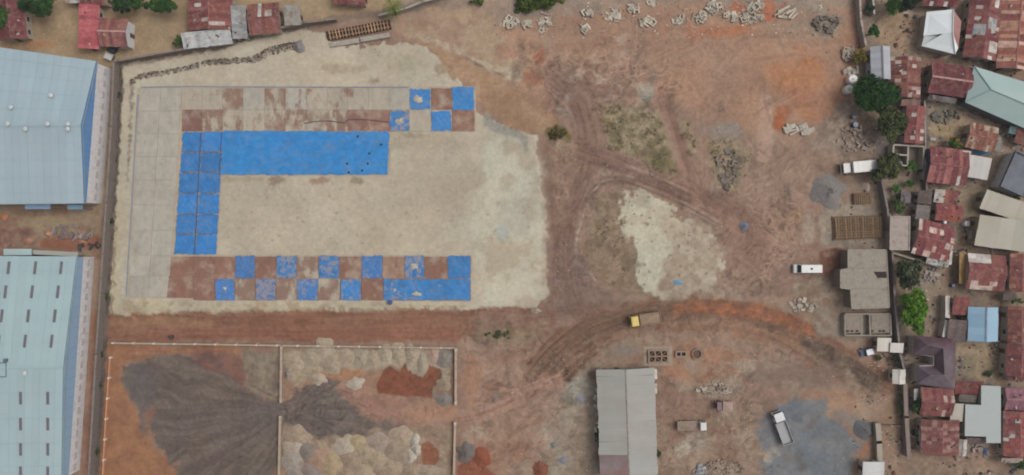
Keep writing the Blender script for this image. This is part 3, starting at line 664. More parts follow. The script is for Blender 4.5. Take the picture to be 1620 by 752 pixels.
def lerp(a, b, t): return a + (b - a) * t
def warehouse(label, ridge, north, south, base, band_z, n, roof_c, clad_c, skylights, vents, win_rows, south_lit_c):
    """ridge/north/south: (east point, west point) as (px,py,z); base: east wall line on the ground (north px, south px)"""
    rE, rW = P(*ridge[0]), P(*ridge[1]); nE, nW = P(*north[0]), P(*north[1]); sE, sW = P(*south[0]), P(*south[1])
    root = empty('warehouse', ((nE.x + sW.x) / 2, (nE.y + sW.y) / 2, 0), 0, label, 'warehouse')
    off = Vector(root.location)
    L = lambda v: tuple(Vector(v) - off)
    # walls: outline on the ground straight under the eaves, inset a little
    def under(v, z): return Vector((v.x, v.y, z))
    ins = 0.25
    c = [nE + Vector((-ins, -ins, 0)), sE + Vector((-ins, ins, 0)), sW + Vector((0, ins, 0)), nW + Vector((0, -ins, 0))]
    rEi, rWi = rE + Vector((-ins, 0, 0)), rW
    w_ = MB()
    zt = [min(v.z, band_z) for v in c]
    for i in range(4):
        a, b = c[i], c[(i + 1) % 4]
        w_.quad(L(under(b, -0.4)), L(under(a, -0.4)), L(under(a, band_z)), L(under(b, band_z)))
    w_.build('wall', M['plaster'], root, rgba((216, 212, 212)))
    g = MB()
    e1, e2 = c[0], c[1]
    rb = Vector((lerp(e1.x, e2.x, 0.5), rE.y, 0))
    g.quad(L(under(e1, band_z + .003)), L(under(e1, e1.z - .1)), L(rEi - Vector((0, 0, .1))), L(under(e2, e2.z - .1)), L(under(e2, band_z + .003)))
    g.quad(L(under(c[3], band_z + .003)), L(under(c[2], band_z + .003)), L(under(c[2], c[2].z - .1)), L(rWi - Vector((0, 0, .1))), L(under(c[3], c[3].z - .1)))
    for a, b in ((c[0], c[3]), (c[1], c[2])):
        g.quad(L(under(a, band_z)), L(under(b, band_z)), L(under(b, b.z - .05)), L(under(a, a.z - .05)))
    cl = g.build('cladding', M['panel'], root, rgba(clad_c))
    # vertical ribs of the cladding on the gable, and the band flashing
    for k in range(1, 22):
        t = k / 22
        p = e1.lerp(e2, t)
        zt_ = lerp(e1.z, rE.z, t / 0.5) if t < 0.5 else lerp(rE.z, e2.z, (t - .5) / .5)
        MB().box(L(Vector((p.x + .03, p.y, (band_z + zt_ - .2) / 2))), (.06, .10, max(zt_ - .3 - band_z, .1))).build('cladding_rib', M['panel'], root, rgba(tuple(v * .93 for v in clad_c)))
    # windows in the masonry band
    d = (e2 - e1); d.z = 0; ln = d.length; d.normalize()
    az = math.atan2(d.y, d.x)
    nw = int(ln / 2.6)
    for k in range(nw):
        p = e1 + d * (ln * (k + .5) / nw)
        for zz in win_rows:
            o = MB().box((0, 0, 0), (1.5, .10, 1.15), mi=0).box((0, .04, 0), (1.25, .12, .9), mi=1).build('window', [M['concrete'], M['dark']], root, rgba((172, 148, 142)))
            o.location = L(Vector((p.x, p.y, zz))); o.rotation_euler = (0, 0, az)
            o.color = rgba((190, 178, 174))
    # roof: standing panels, each a strip from ridge to eave
    fr = MB()
    fr.quad(L(rE - Vector((0, 0, .9))), L(rW - Vector((0, 0, .9))), L(nW - Vector((0, 0, .9))), L(nE - Vector((0, 0, .9))))
    fr.quad(L(rW - Vector((0, 0, .9))), L(rE - Vector((0, 0, .9))), L(sE - Vector((0, 0, .9))), L(sW - Vector((0, 0, .9))))
    roof = fr.build('roof', M['panel'], root, rgba(tuple(v * .8 for v in roof_c)))
    for (eE, eW, colr) in ((nE, nW, roof_c), (sE, sW, south_lit_c)):  # light falling differently on the two slopes is put into their colours
        for k in range(n):
            t0, t1 = k / n, (k + 1) / n
            a, b = rE.lerp(rW, t0), rE.lerp(rW, t1); c_, d_ = eE.lerp(eW, t1), eE.lerp(eW, t0)
            up = Vector((0, 0, .05 + .012 * (k % 2)))
            m = MB()
            m.quad(L(a + up), L(b + up), L(c_ + up), L(d_ + up))
            # upstanding seam at the strip's edge
            s0, s1 = a + up, d_ + up
            wv = (b - a).normalized() * .07
            m.quad(L(s0), L(s0 + Vector((0, 0, .035))), L(s1 + Vector((0, 0, .035))), L(s1))
            m.quad(L(s0 + Vector((0, 0, .035))), L(s0 + wv + Vector((0, 0, .035))), L(s1 + wv + Vector((0, 0, .035))), L(s1 + Vector((0, 0, .035))))
            v = random.uniform(.985, 1.015)
            m.build('roof_panel', M['panel'], roof, rgba(tuple(q * v for q in colr)))
    m = MB(); dv = Vector((0, .35, -.02))
    m.quad(L(rE + Vector((0, .4, .10))), L(rE + Vector((0, 0, .14))), L(rW + Vector((0, 0, .22))), L(rW + Vector((0, .4, .10))))
    m.quad(L(rE + Vector((0, 0, .22))), L(rE + Vector((0, -.4, .10))), L(rW + Vector((0, -.4, .10))), L(rW + Vector((0, 0, .22))))
    m.build('ridge_cap', M['panel'], root, rgba(roof_c))
    for (eE, eW) in ((nE, nW), (sE, sW)):
        for t in (.22, .44, .66, .86):
            a, b = rE.lerp(eE, t) + Vector((-.1, 0, .09)), rW.lerp(eW, t) + Vector((0, 0, .09))
            MB().tube([L(a), L(b)], [.03, .03], 4).build('sheet_lap', M['panel'], roof, rgba(tuple(v * .95 for v in roof_c)))
    def on_roof(px, py):
        # height of the roof where the photograph shows (px, py)
        z = 9.0
        for _ in range(6):
            q = P(px, py, z)
            if q.y > rE.y:
                t = (q.y - rE.y) / max(nE.lerp(nW, min(max((nE.x - q.x) / (nE.x - nW.x), 0), 1)).y - rE.y, .1); z = lerp(rE.z, nE.z, t)
            else:
                t = (rE.y - q.y) / max(rE.y - sE.lerp(sW, min(max((sE.x - q.x) / (sE.x - sW.x), 0), 1)).y, .1); z = lerp(rE.z, sE.z, t)
        return P(px, py, z), q.y > rE.y
    tilt_n = math.atan2(rE.z - nE.z, nE.y - rE.y); tilt_s = math.atan2(rE.z - sE.z, rE.y - sE.y)
    for px, py in skylights:
        p, nn = on_roof(px, py)
        o = MB().box((0, 0, .12), (.62, 2.9, .10), mi=0).box((0, 0, .15), (.42, 2.7, .10), mi=1).build('skylight', [M['panel'], M['dark']], roof, rgba((112, 106, 112)))
        o.location = L(p); o.rotation_euler = (-tilt_n if nn else tilt_s, 0, math.radians(-3.0))
    for px, py in vents:
        p, nn = on_roof(px, py)
        m = MB().tube([(0, 0, 0), (0, 0, .5)], [.22, .22], 10)
        m.tube([(0, 0, .45), (0, 0, .55), (0, 0, .8), (0, 0, .95)], [.25, .5, .5, .12], 12)
        o = m.build('roof_vent', M['panel'], root, rgba((196, 200, 202)), smooth=False); o.location = L(p)
    return root, L, on_roof
whA, LA, onA = warehouse('large warehouse with plain pale blue roof and dark blue gable at upper left',
    ((128, 198, 11.6), (-260, 199, 11.6)), ((152, 97, 7.4), (-260, 38, 7.4)), ((133, 322, 7.8), (-260, 326, 7.8)), None, 6.4, 32,
    (158, 177, 186), (100, 146, 198), [], [(15, 197), (43, 205), (78, 197), (110, 197), (110, 205), (83, 152), (20, 171)], (3.0,), (161, 178, 186))
SKY = [(14, 424), (56, 424), (97, 424), (9, 462), (51, 462), (92, 462), (3, 500), (45, 500), (87, 500), (40, 540), (82, 540), (33, 630), (76, 630), (33, 671), (76, 671), (33, 711), (76, 711), (33, 748), (76, 748), (-30, 500), (-28, 424), (-2, 541), (-8, 630), (-8, 671), (-8, 711)]
whB, LB, onB = warehouse('large warehouse with rows of narrow skylights in pale aqua roof at lower left',
    ((100, 582, 10.4), (-260, 582, 10.4)), ((121, 406, 7.8), (-260, 404, 7.8)), ((97, 762, 7.8), (-260, 766, 7.8)), None, 4.5, 30,
    (160, 183, 186), (146, 176, 204), SKY, [(42, 590)], (2.4,), (161, 181, 185))
# pipe rail on the ridge of the lower warehouse, dark vents on its gable
p0, _ = onB(6, 575)
m = MB()
for a, b in (((0, 0), (11, 0)), ((11, -6), (11, 22)), ((0, 22), (11, 22))):
    q0, q1 = onB(a[0], 574 + a[1])[0], onB(b[0], 574 + b[1])[0]
    m.tube([LB(q0 + Vector((0, 0, .35))), LB(q1 + Vector((0, 0, .35)))], [.09, .09], 6)
m.box(LB(onB(11, 570)[0] + Vector((0, 0, .4))), (.7, .7, .8))
m.build('roof_pipe', M['panel'], whB, rgba((92, 108, 122)))
# lower annexes north of the lower warehouse and on the south side of the upper one
def plain_roof(name, label, cat, cx, cy, wpx, hpx, rot, z, col, parapet=0.0, wall_c=(160, 150, 140), mat='concrete', group=None, thick=.22, posts=False):
    c = P(cx, cy, z); k = S * (HC - z) / HC
    r = empty(name, (c.x, c.y, 0), math.radians(-rot), label, cat, group)
    W, H = wpx * k, hpx * k
    if posts:
        for sx in (-1, 1):
            for sy in (-1, 1):
                MB().box((sx * (W / 2 - .2), sy * (H / 2 - .2), z / 2 - .3), (.14, .14, z + .4)).build('post', M['wood'], r, rgba((120, 104, 90)))
    else:
        MB().box((0, 0, z / 2 - .3), (W - .5, H - .5, z + .4)).build('wall', M['plaster'], r, rgba(wall_c))
    MB().box((0, 0, z), (W, H, thick)).build('roof', M[mat], r, rgba(col))
    if parapet:
        for sx, sy, a, b in ((0, 1, W, .22), (0, -1, W, .22), (1, 0, .22, H - .44), (-1, 0, .22, H - .44)):
            MB().box((sx * (W / 2 - .11), sy * (H / 2 - .11), z + thick / 2 + parapet / 2), (a - .004, b, parapet)).build('parapet', M[mat], r, rgba(tuple(v * 1.04 for v in col)))
    return r
plain_roof('annex', 'low pale annex roof along the north edge of the skylit warehouse', 'annex', 28, 399, 44, 10, 0, 4.5, (176, 196, 196), mat='panel')
plain_roof('annex', 'thin grey annex roof at the corner of the skylit warehouse', 'annex', 88, 401, 70, 7, 3, 3.5, (170, 170, 162), mat='panel')
plain_roof('loading_canopy', 'blue and grey canopy on the south side of the plain warehouse', 'canopy', 60, 327, 40, 8, 0, 5, (128, 160, 190), mat='panel', posts=True)
plain_roof('loading_canopy', 'small teal canopy beside the south east corner of the plain warehouse', 'canopy', 119, 328, 24, 7, 0, 4.5, (110, 150, 172), mat='panel', posts=True)

# ------------------------------------------------------------------ houses with sheet roofs
RED = [(123, 72, 70), (134, 82, 78), (114, 64, 64), (142, 92, 86), (128, 74, 68)]
MAROON = [(112, 60, 64), (122, 66, 70), (106, 54, 60), (130, 76, 76)]
RUST = [(150, 98, 82), (142, 86, 72), (162, 116, 98), (134, 78, 68), (172, 132, 112)]
WHITE = [(190, 184, 178), (182, 172, 164), (200, 196, 190)]
GREY = [(160, 164, 164), (152, 156, 156), (168, 170, 168)]
def pick(pal, odds):
    r = random.random()
    for o, q in odds:
        if r < q: return random.choice(o)
        r -= q
    return random.choice(pal)
def house(label, cx, cy, wpx, hpx, rot=0, ridge='h', eave=3.0, rise=1.1, pal=RED, odds=(), sw=.85, rows=2, wall_c=(168, 158, 146), name='house', cat='house', ridge_c=None, group=None, mono=False, patches=(), jit=0.03, smooth=False):
    """gable (or single-pitch) sheet roof on block walls; size is the roof plan seen from above"""
    if ridge == 'v':
        rot -= 90; wpx, hpx = hpx, wpx
    c = P(cx, cy, eave); k = S * (HC - eave) / HC
    rz = math.radians(-rot)
    r = empty(name, (c.x, c.y, gz(cx, cy) - .02), rz, label, cat, group)
    W, H = wpx * k, hpx * k
    d = H if mono else H / 2
    y0 = H / 2 if mono else 0.0                       # where the ridge runs
    ov = 0.35
    wb = MB(); Wi, Hi = W / 2 - ov, H / 2 - ov
    gab = rise * (Hi / (H / 2)) if not mono else rise * (1 - ov / H)
    zlo = eave - .06
    # wall shell incl. gable triangles
    b = [(-Wi, -Hi), (Wi, -Hi), (Wi, Hi), (-Wi, Hi)]
    za = rise * ov / d
    if mono:
        tops = [zlo + za, zlo + za, zlo + rise - za, zlo + rise - za]
        for i in range(4):
            j = (i + 1) % 4
            wb.quad((*b[i], -.5), (*b[j], -.5), (*b[j], tops[j]), (*b[i], tops[i]))
    else:
        zt = zlo + za
        for i in (0, 2):
            j = (i + 1) % 4
            wb.quad((*b[i], -.5), (*b[j], -.5), (*b[j], zt), (*b[i], zt))
        for i in (1, 3):
            j = (i + 1) % 4
            wb.quad((*b[i], -.5), (*b[j], -.5), (*b[j], zt), (b[i][0], 0, zlo + rise - .02), (*b[i], zt))
    wb.build('wall', M['plaster'], r, rgba(wall_c))
    # roof frame under the sheets
    fr = MB()
    if mono:
        fr.quad((-W / 2, -H / 2, eave), (W / 2, -H / 2, eave), (W / 2, H / 2, eave + rise), (-W / 2, H / 2, eave + rise))
    else:
        fr.quad((-W / 2, -H / 2, eave), (W / 2, -H / 2, eave), (W / 2, 0, eave + rise), (-W / 2, 0, eave + rise))
        fr.quad((-W / 2, 0, eave + rise), (W / 2, 0, eave + rise), (W / 2, H / 2, eave), (-W / 2, H / 2, eave))
    roof = fr.build('roof', M['wood'], r, rgba((70, 56, 48)))
    tone = random.uniform(.90, 1.16) if not smooth else 1.0
    tilt = math.atan2(rise, d); Ls = math.hypot(rise, d)
    n = max(3, round(W / sw))
    for side in ((-1,) if mono else (1, -1)):
        for i in range(n):
            base_c = random.choice(pal)
            for j in range(rows):
                col = pick([base_c], odds)
                for (u0, u1, v0, v1, sd, pc) in patches:
                    uu, vv = (i + .5) / n, (j + .5) / rows
                    if sd == side and u0 <= uu <= u1 and v0 <= vv <= v1: col = random.choice(pc)
                v_ = random.uniform(.96, 1.04) if not smooth else random.uniform(.985, 1.015)
                v_ *= tone
                o = put('roof_sheet', SMOOTH if smooth else SHEET, roof, rgba(tuple(q * v_ for q in col)))
                yy = j * Ls / rows
                xs = -W / 2 + i * W / n if side == 1 else W / 2 - i * W / n
                zoff = .07 + .035 * (rows - j) + random.uniform(0, .012) + (i % 2) * .012
                ydir = 1 if side == 1 else -1
                o.location = (xs, y0 + ydir * yy * math.cos(tilt), eave + rise - yy * math.sin(tilt) + zoff)
                o.rotation_euler = (-tilt, 0, (0 if side == 1 else math.pi) + random.uniform(-jit, jit) * .4)
                o.scale = (W / n * 1.02, Ls / rows * random.uniform(1.02, 1.06), 1)
    if not smooth and W > 5:          # odd things holding the sheets down
        for q in range(random.randint(2, 5)):
            yy = random.uniform(.15, .85) * Ls; sd_ = -1 if mono else random.choice((1, -1))
            o = MB().box((0, 0, .12), (random.uniform(.25, .8), random.uniform(.2, .35), .24)).build('roof_weight', M['concrete'], roof, rgba(random.choice(((150, 140, 132), (84, 74, 70), (176, 168, 160), (120, 84, 70)))))
            o.location = (random.uniform(-.42, .42) * W, y0 + sd_ * yy * math.cos(tilt), eave + rise - yy * math.sin(tilt) + .16); o.rotation_euler = (-tilt * sd_, 0, random.uniform(0, 3))
    if not mono:
        m = MB()
        cc = ridge_c or tuple(v * 1.05 for v in random.choice(pal))
        m.quad((-W / 2, .22, eave + rise + .13), (-W / 2, 0, eave + rise + .22), (W / 2, 0, eave + rise + .22), (W / 2, .22, eave + rise + .13))
        m.quad((-W / 2, 0, eave + rise + .22), (-W / 2, -.22, eave + rise + .13), (W / 2, -.22, eave + rise + .13), (W / 2, 0, eave + rise + .22))
        m.build('ridge_cap', M['sheet'], roof, rgba(cc))
    # windows and a door on the sides that face the drone
    toC = Vector((-c.x, -c.y)).normalized()
    co, si = math.cos(rz), math.sin(rz)
    first = True
    for nx, ny, half, ln in ((1, 0, Wi, Hi * 2), (-1, 0, Wi, Hi * 2), (0, 1, Hi, Wi * 2), (0, -1, Hi, Wi * 2)):
        wx, wy = nx * co - ny * si, nx * si + ny * co
        if wx * toC.x + wy * toC.y < 0.3 or ln < 2.2: continue
        cnt = max(1, int(ln / 3))
        for q in range(cnt):
            t = (q + .5) / cnt * ln - ln / 2
            px_, py_ = (nx * half, t) if nx else (t, ny * half)
            if first and q == cnt // 2:
                m = MB().box((0, 0, 1.05), (1.0, .12, 2.1)).box((0, 0, 1.02), (.84, .18, 2.0), mi=1)
                o = m.build('door', [M['wood'], M['wood']], r, rgba((96, 78, 66))); zz = 0
                first = False
            else:
                m = MB().box((0, 0, 0), (1.2, .12, 1.1)).box((0, 0, 0), (1.0, .17, .92), mi=1)
                o = m.build('window', [M['plaster'], M['glass']], r, rgba((176, 170, 162))); zz = 1.6
            o.location = (px_, py_, zz); o.rotation_euler = (0, 0, 0 if ny else math.pi / 2)
    return r
def bare(x, cx, cy, w, h, rot=0): pass

# top left hamlet
house('dark maroon house cut by the top left corner', 18, 30, 44, 66, -6, 'v', pal=MAROON, ridge_c=(104, 62, 64))
house('pink red single pitch roof standing alone in the sandy yard', 142, 43, 29, 70, 1, 'v', 3, .8, pal=[(168, 84, 92), (160, 78, 86), (172, 92, 98)], mono=True, rows=1)
house('small red gabled house with white east wall behind the plain warehouse', 181, 52, 44, 44, 2, 'h', 3.6, 1.3, pal=RED + [(150, 98, 84)], ridge_c=(186, 150, 140), wall_c=(200, 200, 200))
house('pale roofed hut cut by the top edge near the pink roof', 117, -2, 24, 14, 0, 'h', pal=WHITE, rows=1)
house('rusty hut cut by the top edge beside the pale hut', 149, -1, 40, 20, 0, 'h', pal=RED, odds=[(WHITE, .12)], rows=1)
house('large red house with white replacement sheets near the north wall', 333, 21, 70, 54, -1, 'v', 3.2, 1.2, pal=RED, odds=[(WHITE, .13)], rows=3)
house('long grey sheet roof hugging the north boundary wall', 328, 61, 78, 24, -7, 'h', 2.8, .7, pal=GREY, mono=True, rows=1, name='lean_to', cat='shed')
house('narrow grey shed between the two red houses', 379, 36, 22, 52, -4, 'v', 2.8, .6, pal=GREY, mono=True, rows=2, name='shed', cat='shed')
house('red house with two white strips right of the narrow grey shed', 418, 30, 50, 48, -4, 'h', 3.0, 1.0, pal=RED + RUST[:2], odds=[(WHITE, .08)])
house('small square grey hut nearest the timber trench', 463, 25, 26, 30, -1, 'h', 2.8, .7, pal=[(172, 168, 158), (164, 160, 152)], mono=True, rows=2, name='hut', cat='hut')
house('red roof just showing at the top edge left of the palm', 554, -4, 50, 22, 3, 'h', pal=RED, rows=1)
# right hand settlement
house('dark red roof at the top edge above the white roofed house', 1487, -3, 56, 26, 2, 'h', pal=MAROON, odds=[(WHITE, .08)])
house('long patched red house with broken grey middle at upper right', 1556, 44, 52, 100, 8, 'v', 3.2, 1.4, pal=MAROON + RED, odds=[(WHITE, .06)], rows=3, patches=((.35, .5, 0, .7, -1, GREY), (.0, .18, .2, .8, -1, WHITE), (.72, .9, .3, 1, -1, WHITE), (.35, .5, 0, .7, 1, GREY)))
house('rust streaked red house at the top right corner', 1606, 54, 50, 112, 5, 'v', 3.2, 1.3, pal=RED, odds=[(RUST, .45), ([(190, 160, 142)], .14)], rows=1, sw=.8)
house('clean dark red gabled house left of the mint roof', 1503, 127, 66, 48, 8, 'h', 3.2, 1.2, pal=MAROON, ridge_c=(176, 140, 136), wall_c=(120, 112, 104))
house('pale grey metal roof left of the patched red house near the olive bush', 1393, 100, 30, 52, -2, 'v', 3.4, 1.0, pal=[(172, 176, 180), (180, 184, 188), (166, 168, 174)], ridge_c=(120, 122, 128), wall_c=(170, 170, 170), rows=1, smooth=True)
house('red house speckled with white sheets beside the big dark tree', 1431, 123, 50, 64, 1, 'v', 3.2, 1.2, pal=RED + RUST[:2], odds=[([(188, 160, 148), (200, 184, 172)], .22)], rows=3)
house('narrow red roof below the big dark tree', 1447, 198, 30, 60, 4, 'v', 3.0, .9, pal=[(140, 72, 76), (130, 66, 72)] + RED[:2], odds=[(WHITE, .05)], rows=2)
house('red striped roof between the open walled plot and the blue tarp', 1499, 263, 62, 56, 6, 'h', 3.4, 1.0, pal=[(112, 62, 66), (150, 96, 92), (120, 68, 70), (160, 110, 104), (116, 64, 68)], sw=.75, rows=2, wall_c=(84, 92, 112), patches=((.15, .25, .5, 1, -1, WHITE),))
house('rust and cream striped shack above the bright blue tarp', 1553, 218, 46, 40, 12, 'h', 2.8, .8, pal=RUST, odds=[([(190, 172, 150), (196, 186, 170)], .22)], sw=.7, rows=2, name='shack', cat='shack')
house('white slab roofed annex below the bright blue tarp', 1548, 265, 34, 34, 10, 'h', 3.0, .4, pal=[(186, 178, 172), (192, 186, 178)], mono=True, rows=2, smooth=True)
house('cream square annex roof right of the red striped roof', 1527, 248, 14, 18, 4, 'h', 3.2, .3, pal=[(178, 168, 154)], mono=True, rows=1, name='annex', cat='annex', smooth=True)
house('small red hut with one white panel below the red striped roof', 1496, 311, 38, 20, 4, 'h', 2.6, .5, pal=RUST[:2] + RED, mono=True, rows=1, name='hut', cat='hut', patches=((0, 1, 0, 1, 1, RED), (.62, 1, 0, 1, -1, WHITE)))
house('low red roof between the one panel hut and the white patched house', 1500, 337, 42, 26, 5, 'h', 2.8, .7, pal=[(136, 70, 72), (126, 64, 66), (150, 86, 76)], rows=1)
house('grey rusted lean to west of the one panel hut', 1462, 312, 22, 20, 2, 'h', 2.5, .4, pal=[(112, 102, 98), (104, 94, 92), (124, 112, 106)], mono=True, rows=1, name='lean_to', cat='shed')
house('grey shed roof left of the low red roof', 1459, 336, 22, 22, 5, 'h', 2.6, .4, pal=[(116, 110, 106), (126, 118, 112)], mono=True, rows=1, name='shed', cat='shed')
house('red house patched with white sheets by the pale concrete yard', 1476, 380, 58, 56, 14, 'h', 3.2, 1.1, pal=MAROON + RED, odds=[([(186, 160, 150), (192, 178, 168)], .18)], rows=3)
house('white and pale green porch roof below the white patched house', 1483, 414, 36, 12, 10, 'h', 2.6, .3, pal=[(170, 182, 172), (192, 192, 190)], mono=True, rows=1, name='porch', cat='porch')
house('beige long roof at the right edge below the slate house', 1600, 330, 96, 30, 19, 'h', 3.0, .5, pal=[(168, 160, 142), (174, 166, 148)], mono=True, rows=1, wall_c=(150, 140, 124), smooth=True)
house('wide beige flat looking roof right of the dirt lane', 1590, 370, 92, 48, 8, 'h', 3.6, .5, pal=[(162, 155, 136), (168, 160, 142), (158, 150, 132)], mono=True, rows=2, wall_c=(140, 128, 112), sw=1.6, smooth=True)
house('dark red house with two rows of white sheets above the blue roof', 1559, 431, 60, 56, 4, 'h', 3.2, 1.1, pal=RED, rows=4, patches=((.05, .62, .62, .9, 1, WHITE), (.55, .62, .5, .75, 1, WHITE), (0.25, 1.0, .6, 1.0, -1, [(190, 170, 158), (128, 74, 68), (184, 166, 156)])))
house('red roof with rust streaks on the right edge beside the two row house', 1613, 432, 32, 60, 2, 'v', 3.2, 1.0, pal=RED[:3], odds=[(RUST, .35)])
house('light blue twin slope roof house', 1555, 513, 46, 54, 1, 'v', 3.4, 1.2, pal=[(132, 166, 190), (138, 172, 194), (128, 160, 184)], ridge_c=(112, 136, 160), rows=1, sw=1.6, wall_c=(160, 160, 160), patches=((.3, .7, .0, 1, -1, [(140, 172, 192)]),), smooth=True)
house('small red roof left of the light blue roof', 1519, 484, 26, 28, 2, 'h', 2.8, .6, pal=[(136, 72, 76), (144, 84, 80)], mono=True, rows=2, name='hut', cat='hut')
house('rusty grey shack roof below the small red roof', 1514, 523, 32, 34, 4, 'h', 2.6, .5, pal=[(112, 102, 100), (104, 96, 94), (120, 108, 104)], mono=True, rows=2, name='shack', cat='shack')
house('rust red roof on the right edge level with the blue roof', 1612, 513, 36, 58, 0, 'v', 3.2, 1.0, pal=RED, odds=[(RUST, .25)], rows=3)
house('red roof on the right edge right of the bare yard', 1612, 570, 40, 52, 3, 'v', 3.2, 1.0, pal=RED + MAROON, odds=[(WHITE, .05)], rows=2)
house('low red strip roof above the L shaped pale roof', 1532, 613, 44, 20, 1, 'h', 2.8, .5, pal=[(136, 70, 72), (144, 78, 74), (128, 66, 68)], mono=True, rows=1, name='shed', cat='shed')
house('cream square roof between the red roofs and the L shaped roof', 1513, 652, 20, 28, 2, 'h', 3.0, .3, pal=[(172, 164, 150)], mono=True, rows=1, name='annex', cat='annex', smooth=True)
house('red roof with two white strips below the dark purple house', 1481, 636, 52, 44, 3, 'h', 3.0, .9, pal=RED + MAROON, odds=[([(184, 164, 150)], .08)], rows=2)
house('red roof with horizontal pale bands near the bottom right lane', 1487, 692, 60, 56, 1, 'v', 3.2, 1.0, pal=RED, odds=[([(164, 124, 116)], .2)], rows=4)
house('mauve pink roof on the right edge', 1612, 632, 46, 34, 2, 'h', 3.0, .8, pal=[(142, 100, 112), (136, 94, 106)], rows=1)
house('red patchwork roof at the right edge near the bottom', 1610, 686, 46, 72, 0, 'v', 3.2, 1.1, pal=[(150, 78, 74), (140, 72, 70)] + RED[:2], odds=[(WHITE, .08), ([(150, 104, 110)], .12)], rows=3)
house('rust and red roof at the right edge below the bare yard', 1614, 597, 40, 10, 0, 'h', 2.6, .3, pal=RED, mono=True, rows=1, name='shed', cat='shed')
house('small white peaked hut at the bottom right lane', 1522, 708, 14, 26, 4, 'v', 2.6, .5, pal=WHITE, rows=1, name='hut', cat='hut')
# white site huts on the eastern edge
house('white cabin roof left of the taller cabin by the site gate', 1398, 545, 22, 21, 1, 'h', 2.7, .25, pal=[(196, 188, 176), (202, 194, 184)], mono=True, rows=1, name='site_cabin', cat='cabin', smooth=True)
house('white cabin roof touching the boundary wall by the site gate', 1418, 550, 21, 15, 2, 'h', 3.0, .25, pal=[(204, 196, 188)], mono=True, rows=1, name='site_cabin', cat='cabin', smooth=True)
house('white guard cabin standing alone north of the gate', 1422, 596, 20, 23, 1, 'v', 2.8, .5, pal=[(206, 198, 188), (196, 190, 180)], rows=1, name='guard_cabin', cat='cabin', smooth=True)
house('pale cabin cut by the bottom edge beside the gravel pad', 1381, 744, 34, 28, 0, 'h', 2.8, .3, pal=[(190, 190, 188), (198, 198, 196)], mono=True, rows=2, name='site_cabin', cat='cabin', smooth=True)
# grey site shed with rusted end
shed = house('long grey site shed with rusted end beside the cast pits', 992, 672, 88, 176, -2, 'v', 4.2, .7, pal=[(152, 149, 141)], rows=1, sw=1.5, ridge_c=(140, 134, 128), wall_c=(150, 142, 132), name='site_shed', cat='shed', patches=((0, .24, 0, 1, 1, [(112, 78, 74)]), (0.0, .10, 0, 1, 1, [(122, 76, 66)]), (0.76, 1, 0, 1, -1, [(152, 149, 141)])), smooth=True)
for k, (dx, dy, ww, hh) in enumerate(((1034, 592, 10, 16), (1034, 615, 10, 16))):
    house(('upper', 'lower')[k] + ' white box lean to on the east side of the long grey shed', dx, dy, ww, hh, -2, 'v', 2.8, .3, pal=[(196, 190, 178)], mono=True, rows=1, name='lean_to', cat='shed')

# small huts and lean-tos that fill the gaps of the settlement
for lab, x, y, w_, h_, rot, pal_, nm in (
    ('small teal box roof at the corner below the mint roof', 1602, 206, 12, 12, 10, [(120, 150, 150)], 'hut'),
    ('red roof corner at the right edge below the mint roof', 1616, 216, 20, 26, 15, RED, 'hut'),
    ('brown lean to under the speckled red house', 1440, 163, 30, 10, 2, [(110, 88, 84), (132, 104, 98)], 'lean_to'),
    ('grey porch along the south side of the clean dark red house', 1490, 157, 44, 8, 9, [(96, 90, 92), (122, 116, 114)], 'lean_to'),
    ('grey tin lean to left of the red striped roof', 1464, 268, 10, 36, 4, [(118, 116, 116), (132, 128, 126)], 'lean_to'),
    ('low grey shack below the dark blue water tank', 1432, 312, 16, 18, 3, [(104, 98, 104), (118, 112, 114)], 'shack'),
    ('dark lean to between the two red roofs at the right edge', 1596, 470, 20, 10, 2, [(80, 74, 74), (96, 88, 84)], 'lean_to'),
    ('rusty strip roof below the L shaped roof', 1543, 697, 32, 10, 1, [(116, 96, 98), (100, 84, 86)], 'lean_to'),
    ('grey rubble roof between the low red strip and the L shaped roof', 1530, 630, 28, 12, 3, [(112, 108, 100), (124, 118, 110)], 'shack'),
    ('narrow grey hut left of the two strip red roof', 1449, 624, 9, 18, 2, [(158, 156, 154)], 'hut'),
    ('small grey hut at the left of the wide beige roof', 1541, 372, 8, 18, 6, [(150, 146, 142)], 'hut'),
    ('faded red hut at the lane corner right of the blue roof', 1585, 452, 10, 16, 3, [(150, 110, 102)], 'hut'),
    ('patched grey lean to beside the long patched red house', 1528, 60, 8, 46, 8, [(126, 120, 108), (112, 104, 98)], 'lean_to'),
    ('pink tin porch below the red patchwork roof', 1600, 728, 34, 8, 1, [(164, 148, 138)], 'lean_to'),
    ('grey tin lean to at the foot of the two row red house', 1600, 462, 0, 0, 0, None, None)):
    if nm: house(lab, x, y, w_, h_, rot, 'h' if w_ >= h_ else 'v', 2.3, .3, pal=pal_, mono=True, rows=1, name=nm, cat=nm.replace('_', ' '))
